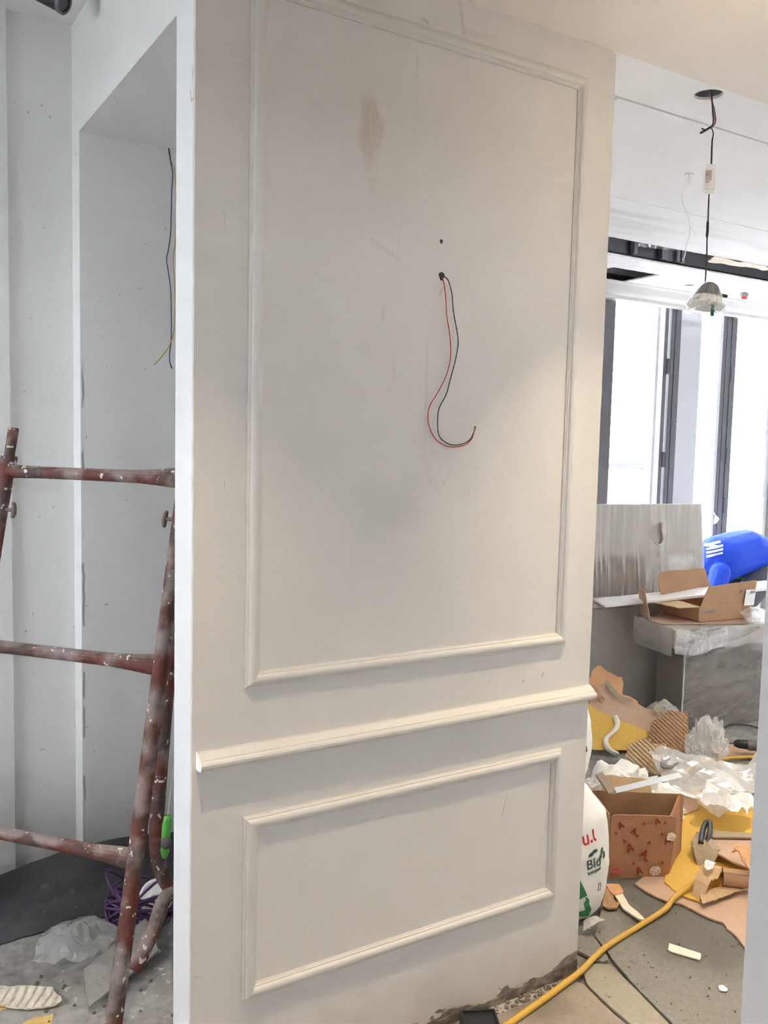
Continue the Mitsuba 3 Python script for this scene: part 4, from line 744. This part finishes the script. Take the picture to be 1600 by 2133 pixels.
# drill
dl = thing('drill', 'black power drill lying on the floor litter with its bit pointing left', 'drill')
d0, d1_, = (np.array(v) for v in [[3.093,0.99,0.075],[3.247,0.823,0.075]])
dv = (d1_ - d0) / np.linalg.norm(d1_ - d0); DMx = frame(d0, np.cross((0, 0, 1), dv), np.cross(dv, np.cross((0, 0, 1), dv)))
obj('bit', lathe([(0, 0), (.004, .008), (.004, .075), (0, .075)], DMx, 12), 'm_steel_dirty', dl, 30)
obj('chuck', lathe([(0, .07), (.012, .07), (.020, .085), (.022, .10), (.020, .104), (.022, .108), (.022, .135), (0, .135)], DMx, 20), 'm_black', dl, 30)
obj('collar', lathe([(0, .13), (.026, .132), (.028, .15), (.025, .165), (.027, .168), (.027, .18), (0, .18)], DMx, 20), 'm_hinge', dl, 30)
obj('body', lathe([(0, .175), (.030, .178), (.036, .20), (.036, .32), (.028, .34), (0, .345)], DMx, 20), 'm_teal', dl, 30)
obj('handle', tube([d0 + dv * .29 + (0, 0, -.02), d0 + dv * .31 + (.05, -.06, -.03), d0 + dv * .33 + (.10, -.11, -.035)], [.022, .019, .022], 12, 3), 'm_black', dl, True)

# ------------------------------------------------------------------ wrapped furniture
FA = math.radians(-12); FX, FY = (math.cos(FA), math.sin(FA), 0), (-math.sin(FA), math.cos(FA), 0); FM0 = frame((3.25, 1.365, 0), FX, FY)
def skin(w, h, M, mat, name, parent, amp=.003, s=.12, seed=1, res=.03, stretch=(1, 1)):
    m = sheet([(0, 0), (w, 0), (w, h), (0, h)], .0004, res, lambda x, y: amp * 2 * np.abs(meshkit.fbm(np.stack([x / s / stretch[0], y / s / stretch[1], 0 * x], -1), 4, seed) - .2), 0, seed, M)
    return obj(name, m, mat, parent, True)
dk_ = thing('wrapped_cabinet', 'grey desk cabinet with overhanging top wrapped in clear film, carrying the small carton', 'cabinet')
obj('body', tf(cbox(0, .62, 0, .22, 0, .49, .003), FM0), 'm_laminate_brown', dk_)
slab = obj('top', tf(cbox(-.165, .80, -.13, .20, .49, .592, .003), FM0), 'm_board_wrapped', dk_)
V0 = lambda x, y, z: (FM0 @ np.array([x, y, z, 1.0]))[:3]
skin(.61, .485, frame(V0(.005, -.004, .003), FX, (0, 0, 1)), 'm_wrap_d', 'plastic_wrap', dk_, .005, .10, 4, .025)
skin(.98, .112, frame(V0(-.168, -.136, .482), FX, (0, 0, 1)), 'm_wrap_d', 'plastic_wrap', slab, .005, .06, 5, .02)
skin(.33, .15, frame(V0(-.172, .20, .45), tuple(-v for v in FY), (0, 0, 1)), 'm_film_clear', 'plastic_wrap', slab, .012, .05, 6, .02)
lw = sheet([(0, .02), (.10, .0), (.2, .015), (.34, .06), (.33, .145), (.2, .12), (.0, .145)], .0004, .014, lambda x, y: .012 * np.abs(meshkit.fbm(np.stack([x / .05, y / .05, 0 * x], -1), 4, 7)), .006, 7, frame(V0(-.17, -.142, .45), FX, (0, 0, 1)))
obj('loose_wrap', lw, 'm_film_clear', slab)
obj('crease', [tube([V0(.004, -.006, .0), V0(.006, -.009, .3), V0(.004, -.006, .49)], .004, 6, 3)], 'm_film_white', dk_)
lump('crumpled_film', [[3.577,1.273],[3.748,1.369],[3.794,1.317],[3.758,1.216],[3.638,1.132],[3.517,1.163]], 'm_film_milky', 'crumpled clear film on the wrapped cabinet right of the carton', 'plastic film', .06, .05, 121, .14, .0005, .006, .015, .60)
dc_ = thing('dark_cabinet', 'low dark grey cabinet standing behind the torn cardboard under the white plank', 'cabinet')
obj('body', tf(cbox(-.95, .30, .32, .55, 0, .625, .003), FM0), 'm_laminate', dc_)
obj('top', tf(cbox(-.955, .305, .312, .56, .625, .642, .003), FM0), 'm_board_wrapped', dc_)
hb = thing('wrapped_board', 'tall upright board wrapped in streaky torn film standing behind the cabinets', 'board')
hp = [(-1.0, 0), (.66, 0), (.545, 1.188), (-1.0, 1.188)]
obj('board', prism(hp, .04, frame(V0(0, .62, 0), FX, (0, 0, 1))), 'm_board_wrapped', hb)
hole = Polygon(hp).buffer(.003, join_style=2)
def with_hole(outer, hole_, th, res, zf, M, seed):
    A_ = sheet(outer, th, res, zf, 0, seed)
    c = A_.vertices[A_.faces].mean(1); keep = ~contains_xy(Polygon(hole_), c[:, 0], c[:, 1]); A_.update_faces(keep); A_.remove_unreferenced_vertices(); return tf(A_, M)
tear = [(0.1364,1.0163),(0.1855,1.0593),(0.2328,1.0792),(0.2537,1.079),(0.2497,1.0293),(0.2662,0.9851),(0.2477,0.9444),(0.2053,0.9569),(0.1552,0.9869)]
obj('plastic_wrap', with_hole(list(hole.exterior.coords)[:-1], tear, .0005, .014, lambda x, y: .003 * 2 * np.abs(meshkit.fbm(np.stack([x / .05, y / .5, 0 * x], -1), 4, 9) - .2) + .012 * np.exp(-((x - np.mean([t[0] for t in tear])) ** 2 + (y - np.mean([t[1] for t in tear])) ** 2) / .006), frame(V0(0, .574, 0), FX, (0, 0, 1)), 9), 'm_wrap_v', hb, True)
tr = tear; obj('torn_lip', tube([(frame(V0(0, .562, 0), FX, (0, 0, 1)) @ np.array([t[0], t[1], 0, 1]))[:3] for t in tr[2:8]], .006, 6, 3), 'm_film_milky', hb, True)
fp = [(0.6886,1.147),(0.705,1.1226),(0.7172,1.1074),(0.7368,1.092),(0.7165,1.0617),(0.6984,1.0559)]
obj('film_tail', sheet(fp, .0006, .01, nz(.03, .015, 3), .002, 10, frame(V0(0, .64, 0), FX, (0, 0, 1))), 'm_film_white', hb)
# white plank across the cabinets
pl0 = np.array((2.95, 1.655, .648)); pv = np.array((.46, -.225, .056)); pv /= np.linalg.norm(pv); PM = frame(pl0, pv, (.44, .90, 0.0))
single('white_plank', tf(cbox(0, 1.45, 0, .20, 0, .014, .002), PM), 'm_plank', 'long white plank laid across the dark cabinet and through the open carton', 'plank')
# carton on the wrapped cabinet
BA = math.radians(-8); BX, BY = np.array((math.cos(BA), math.sin(BA), 0)), np.array((-math.sin(BA), math.cos(BA), 0)); BO = np.array((3.30, 1.31, .604))
bk = thing('open_carton', 'small open brown carton with raised flaps on the wrapped cabinet', 'carton')
def bpan(name, o, ex, ey, poly, mat, seed, label=None, amp=.003, rag=.002): return obj(name, sheet(poly, .004, .03, nz(.1, amp, seed), rag, seed, frame(o, ex, ey)), mat, bk, 35, label)
bw_, bd_, bh_ = .375, .28, .086
bpan('front_panel', BO, BX, (0, 0, 1), [(0, 0), (bw_, 0), (bw_, bh_), (0, bh_)], 'm_card_brown', 131)
bpan('front_flap', BO + (0, 0, bh_), BX, np.array((0, 0, 1)) - BY * .12, [(.005, 0), (bw_ + .01, 0), (bw_ + .012, .127), (.08, .107), (.045, .112)], 'm_card_brown', 132)
bpan('side_panel', BO, BY, (0, 0, 1), [(0, 0), (bd_, 0), (bd_, bh_), (0, bh_)], 'm_card_brown', 133)
bpan('side_panel', BO + BX * bw_, BY, (0, 0, 1), [(0, 0), (bd_, 0), (bd_, bh_), (0, bh_)], 'm_card_brown', 134)
bpan('back_panel', BO + BY * bd_, BX, (0, 0, 1), [(0, 0), (bw_, 0), (bw_, bh_), (0, bh_)], 'm_card_brown', 135)
bpan('back_flap', BO + BY * bd_ + (0, 0, bh_), BX, np.array((0, 0, 1)) + BY * .25, [(-.02, 0), (bw_ - .02, 0), (bw_ - .05, .155), (.02, .145), (-.03, .12)], 'm_card_brown', 136)
bpan('side_flap', BO + (0, 0, bh_), BY, np.array((-.8, 0, -.05)), [(0, 0), (bd_, 0), (bd_ - .02, .15), (.02, .13)], 'm_card_tan', 137, None, .008, .006)
obj('bottom', tf(box(0, bw_, 0, bd_, 0, .004), frame(BO, BX, BY)), 'm_card_brown', bk)
lbm = frame(BO + (0, 0, bh_) - BY * .0105, BX, np.array((0, 0, 1)) - BY * .12)
obj('paper_label', tf(box(bw_ - .075, bw_ - .003, -.012, .078, .003, .0036), lbm), 'm_plank', bk, label='white printed paper label')
lpm = [tf(box(bw_ - .066, bw_ - .02, .05 + i * .008, .0515 + i * .008, .0036, .004), lbm) for i in range(2)] + [tf(box(bw_ - .045, bw_ - .01, .055, .070, .0036, .004), lbm)] + [tf(box(bw_ - .068 + .02 * i, bw_ - .064 + .02 * i, .002 + .012 * (i % 2), .006 + .012 * (i % 2), .0036, .004), lbm) for i in range(3)]
for m in lpm: obj('label_print', m, 'm_label_grey', bk)
fm_ = frame(BO - BY * .0045, BX, (0, 0, 1))
def rnd(u, v, r, M): return tf(prism(Polygon(circ((u, v), r, 20), [circ((u, v), r * .72, 20)]), .0006), M)
pmk = [rnd(.095, .05, .014, fm_), tf(box(.091, .099, .044, .056, 0, .0006), fm_), rnd(bw_ - .095, .07, .013, lbm), tf(box(bw_ - .10, bw_ - .09, .063, .077, 0.004, .0046), lbm)] + [tf(at_(text('PCODB', .011), .018, .045), fm_)]
for m in pmk: obj('printed_mark', m, 'm_label_grey', bk)
single('flat_cardboard', [sheet([[3.1,1.47],[3.085,1.381],[3.259,1.298],[3.541,1.192],[3.632,1.247],[3.715,1.354],[3.663,1.661],[3.528,1.723]], .006, .04, lambda x, y: .601 + .0 * x, .003, 141), sheet([(0, 0), (.17, 0), (.17, .15), (0, .16)], .005, .03, nz(.1, .005, 4), .003, 142, frame([3.108,1.48,0.6], (.55, .83, 0), (-.15, .1, 1)))], 'm_card_pink', 'flattened pinkish carton under the small open carton', 'cardboard', smooth=35)

# ------------------------------------------------------------------ the worker bending down behind the cabinets
PY = 2.20
def pt(s, d, z): return np.array((4.96, PY, 0)) + np.array((-s, 0, 0)) + np.array((0, d, z))     # s: forward (towards -x), d: sideways, z: height
hip, belly, chest, neck, head = pt(-.12, 0, .73), pt(.08, 0, .80), pt(.36, 0, .765), pt(.56, 0, .63), pt(.67, 0, .51)
bones = [(hip, belly, .145, .15), (belly, chest, .15, .155), (chest, neck, .145, .075), (neck, head, .06, .058)]
hd = [(head + (.02, 0, .03), head + (-.05, 0, -.03), .088, .072), (head + (-.045, 0, -.02), head + (-.06, 0, -.09), .062, .045), (head + (-.10, 0, -.02), head + (-.118, 0, -.03), .014, .012)] 
hd += [(head + (.0, s * .085, -.02), head + (.0, s * .092, .02), .016, .02) for s in (-1, 1)]
arms, hands = [], []
for s in (-1, 1):
    sh, el, wr_, hn = pt(.50, s * .12, .69), pt(.64, s * .15, .45), pt(.70, s * .15, .235), pt(.76, s * .13, .165)
    arms += [(sh, el, .060, .046), (el, wr_, .043, .029)]
    hands += [(wr_, hn, .028, .034)]
    for i, L in enumerate((.050, .058, .055, .042)):
        b = hn + np.array((-.012, (i - 1.5) * .019, -.012)); q = b + np.array((-.018, 0, -L * .6)); e = q + np.array((.012, 0, -L * .5)); hands += [(b, q, .0095, .0088), (q, e, .0088, .0075)]
    b = wr_ * .45 + hn * .55 + np.array((0, -s * .03, 0)); hands += [(b, b + np.array((-.02, -s * .022, -.03)), .012, .010), (b + np.array((-.02, -s * .022, -.03)), b + np.array((-.03, -s * .02, -.055)), .010, .008)]
legs, shoes = [], []
for s in (-1, 1):
    h_, kn, an = pt(-.10, s * .085, .69), pt(.27, s * .14, .47), pt(.03, s * .13, .10)
    legs += [(h_, kn, .088, .066), (kn, an, .062, .042)]; shoes += [(an + (0.02, 0, -.055), an + (-.16, 0, -.065), .045, .036)]
pk_ = thing('person', 'person in a blue shirt and grey trousers bending down behind the wrapped cabinet', 'person')
obj('body', blob(bones + hd + arms + hands + legs, .016, 8), 'm_skin', pk_, True)
inf = lambda bs, d: [(a, b, ra + d, rb + d) for a, b, ra, rb in bs]
shirt = blob(inf([(hip, belly, .145, .15), (belly, chest, .15, .155), (chest, neck * .9 + chest * .1, .145, .085)], .012) + inf([(a, a * .3 + b * .7, ra, rb + .012) for a, b, ra, rb in arms[::2]], .014), .016, 8)
v = shirt.vertices.copy(); ry = (meshkit.fbm(np.stack([v[:, 0] * 9, v[:, 1] * 9, v[:, 2] * 5], -1), 3, 4) - .5) * .016; shirt.vertices = v + shirt.vertex_normals * ry[:, None]
HN = np.array((-.57, 0, .82)); hem0 = np.array((4.88, PY, .665))
def cut(m, o, n): return trimesh.intersections.slice_mesh_plane(m, n, o, cap=False)
sk_ = obj('shirt', cut(shirt, hem0, HN), 'm_shirt', pk_, True)
hemband = cut(cut(shirt, hem0 - HN * .018, HN), hem0 + HN * .022, -HN); hemband.vertices = hemband.vertices + hemband.vertex_normals * .020
obj('hem', hemband, 'm_green_trim', sk_, True, 'bright green hem of the shirt')
tro = cat([cut(blob(inf([(hip, belly, .145, .150)], .009), .016, 8), hem0 + HN * .012, -HN), blob(inf(legs, .022), .016, 8)])
obj('trousers', tro, 'm_trousers', pk_, True)
obj('hair', cut(blob([(head + (.03, 0, .04), head + (-.045, 0, -.005), .092, .080)], .014, 6), head + (-.03, 0, -.02), np.array((.55, 0, .80))), 'm_hair', pk_, True)
for b in shoes: obj('shoe', blob([b], .012, 4), 'm_black', pk_, True)
# pale print on the shoulder, laid on the shirt
def press(poly2, M, m, lift=.004):
    p = tf(sheet(poly2, .0006, .012), M); v = p.vertices; d = M[:3, 2]
    hit, ri, ti = m.ray.intersects_location(v + d * .4, np.tile(-d, (len(v), 1)), multiple_hits=False)
    v = v.copy(); v[ri] = hit + d * lift; p.vertices = v; return p
PMx = frame([4.382,2.0,0.858], (.85, -.5, 0), (0, .1, 1))
obj('shoulder_print', [press([(a, b_), (a + .1, b_ + .03), (a + .1, b_ + .045), (a, b_ + .015)], PMx, shirt) for a, b_ in ((-.05, -.06), (-.045, -.035), (-.04, -.01), (-.05, .015))], 'm_shirt_print', sk_, True, 'pale printed bars on the shoulder')
scene.pop('type')
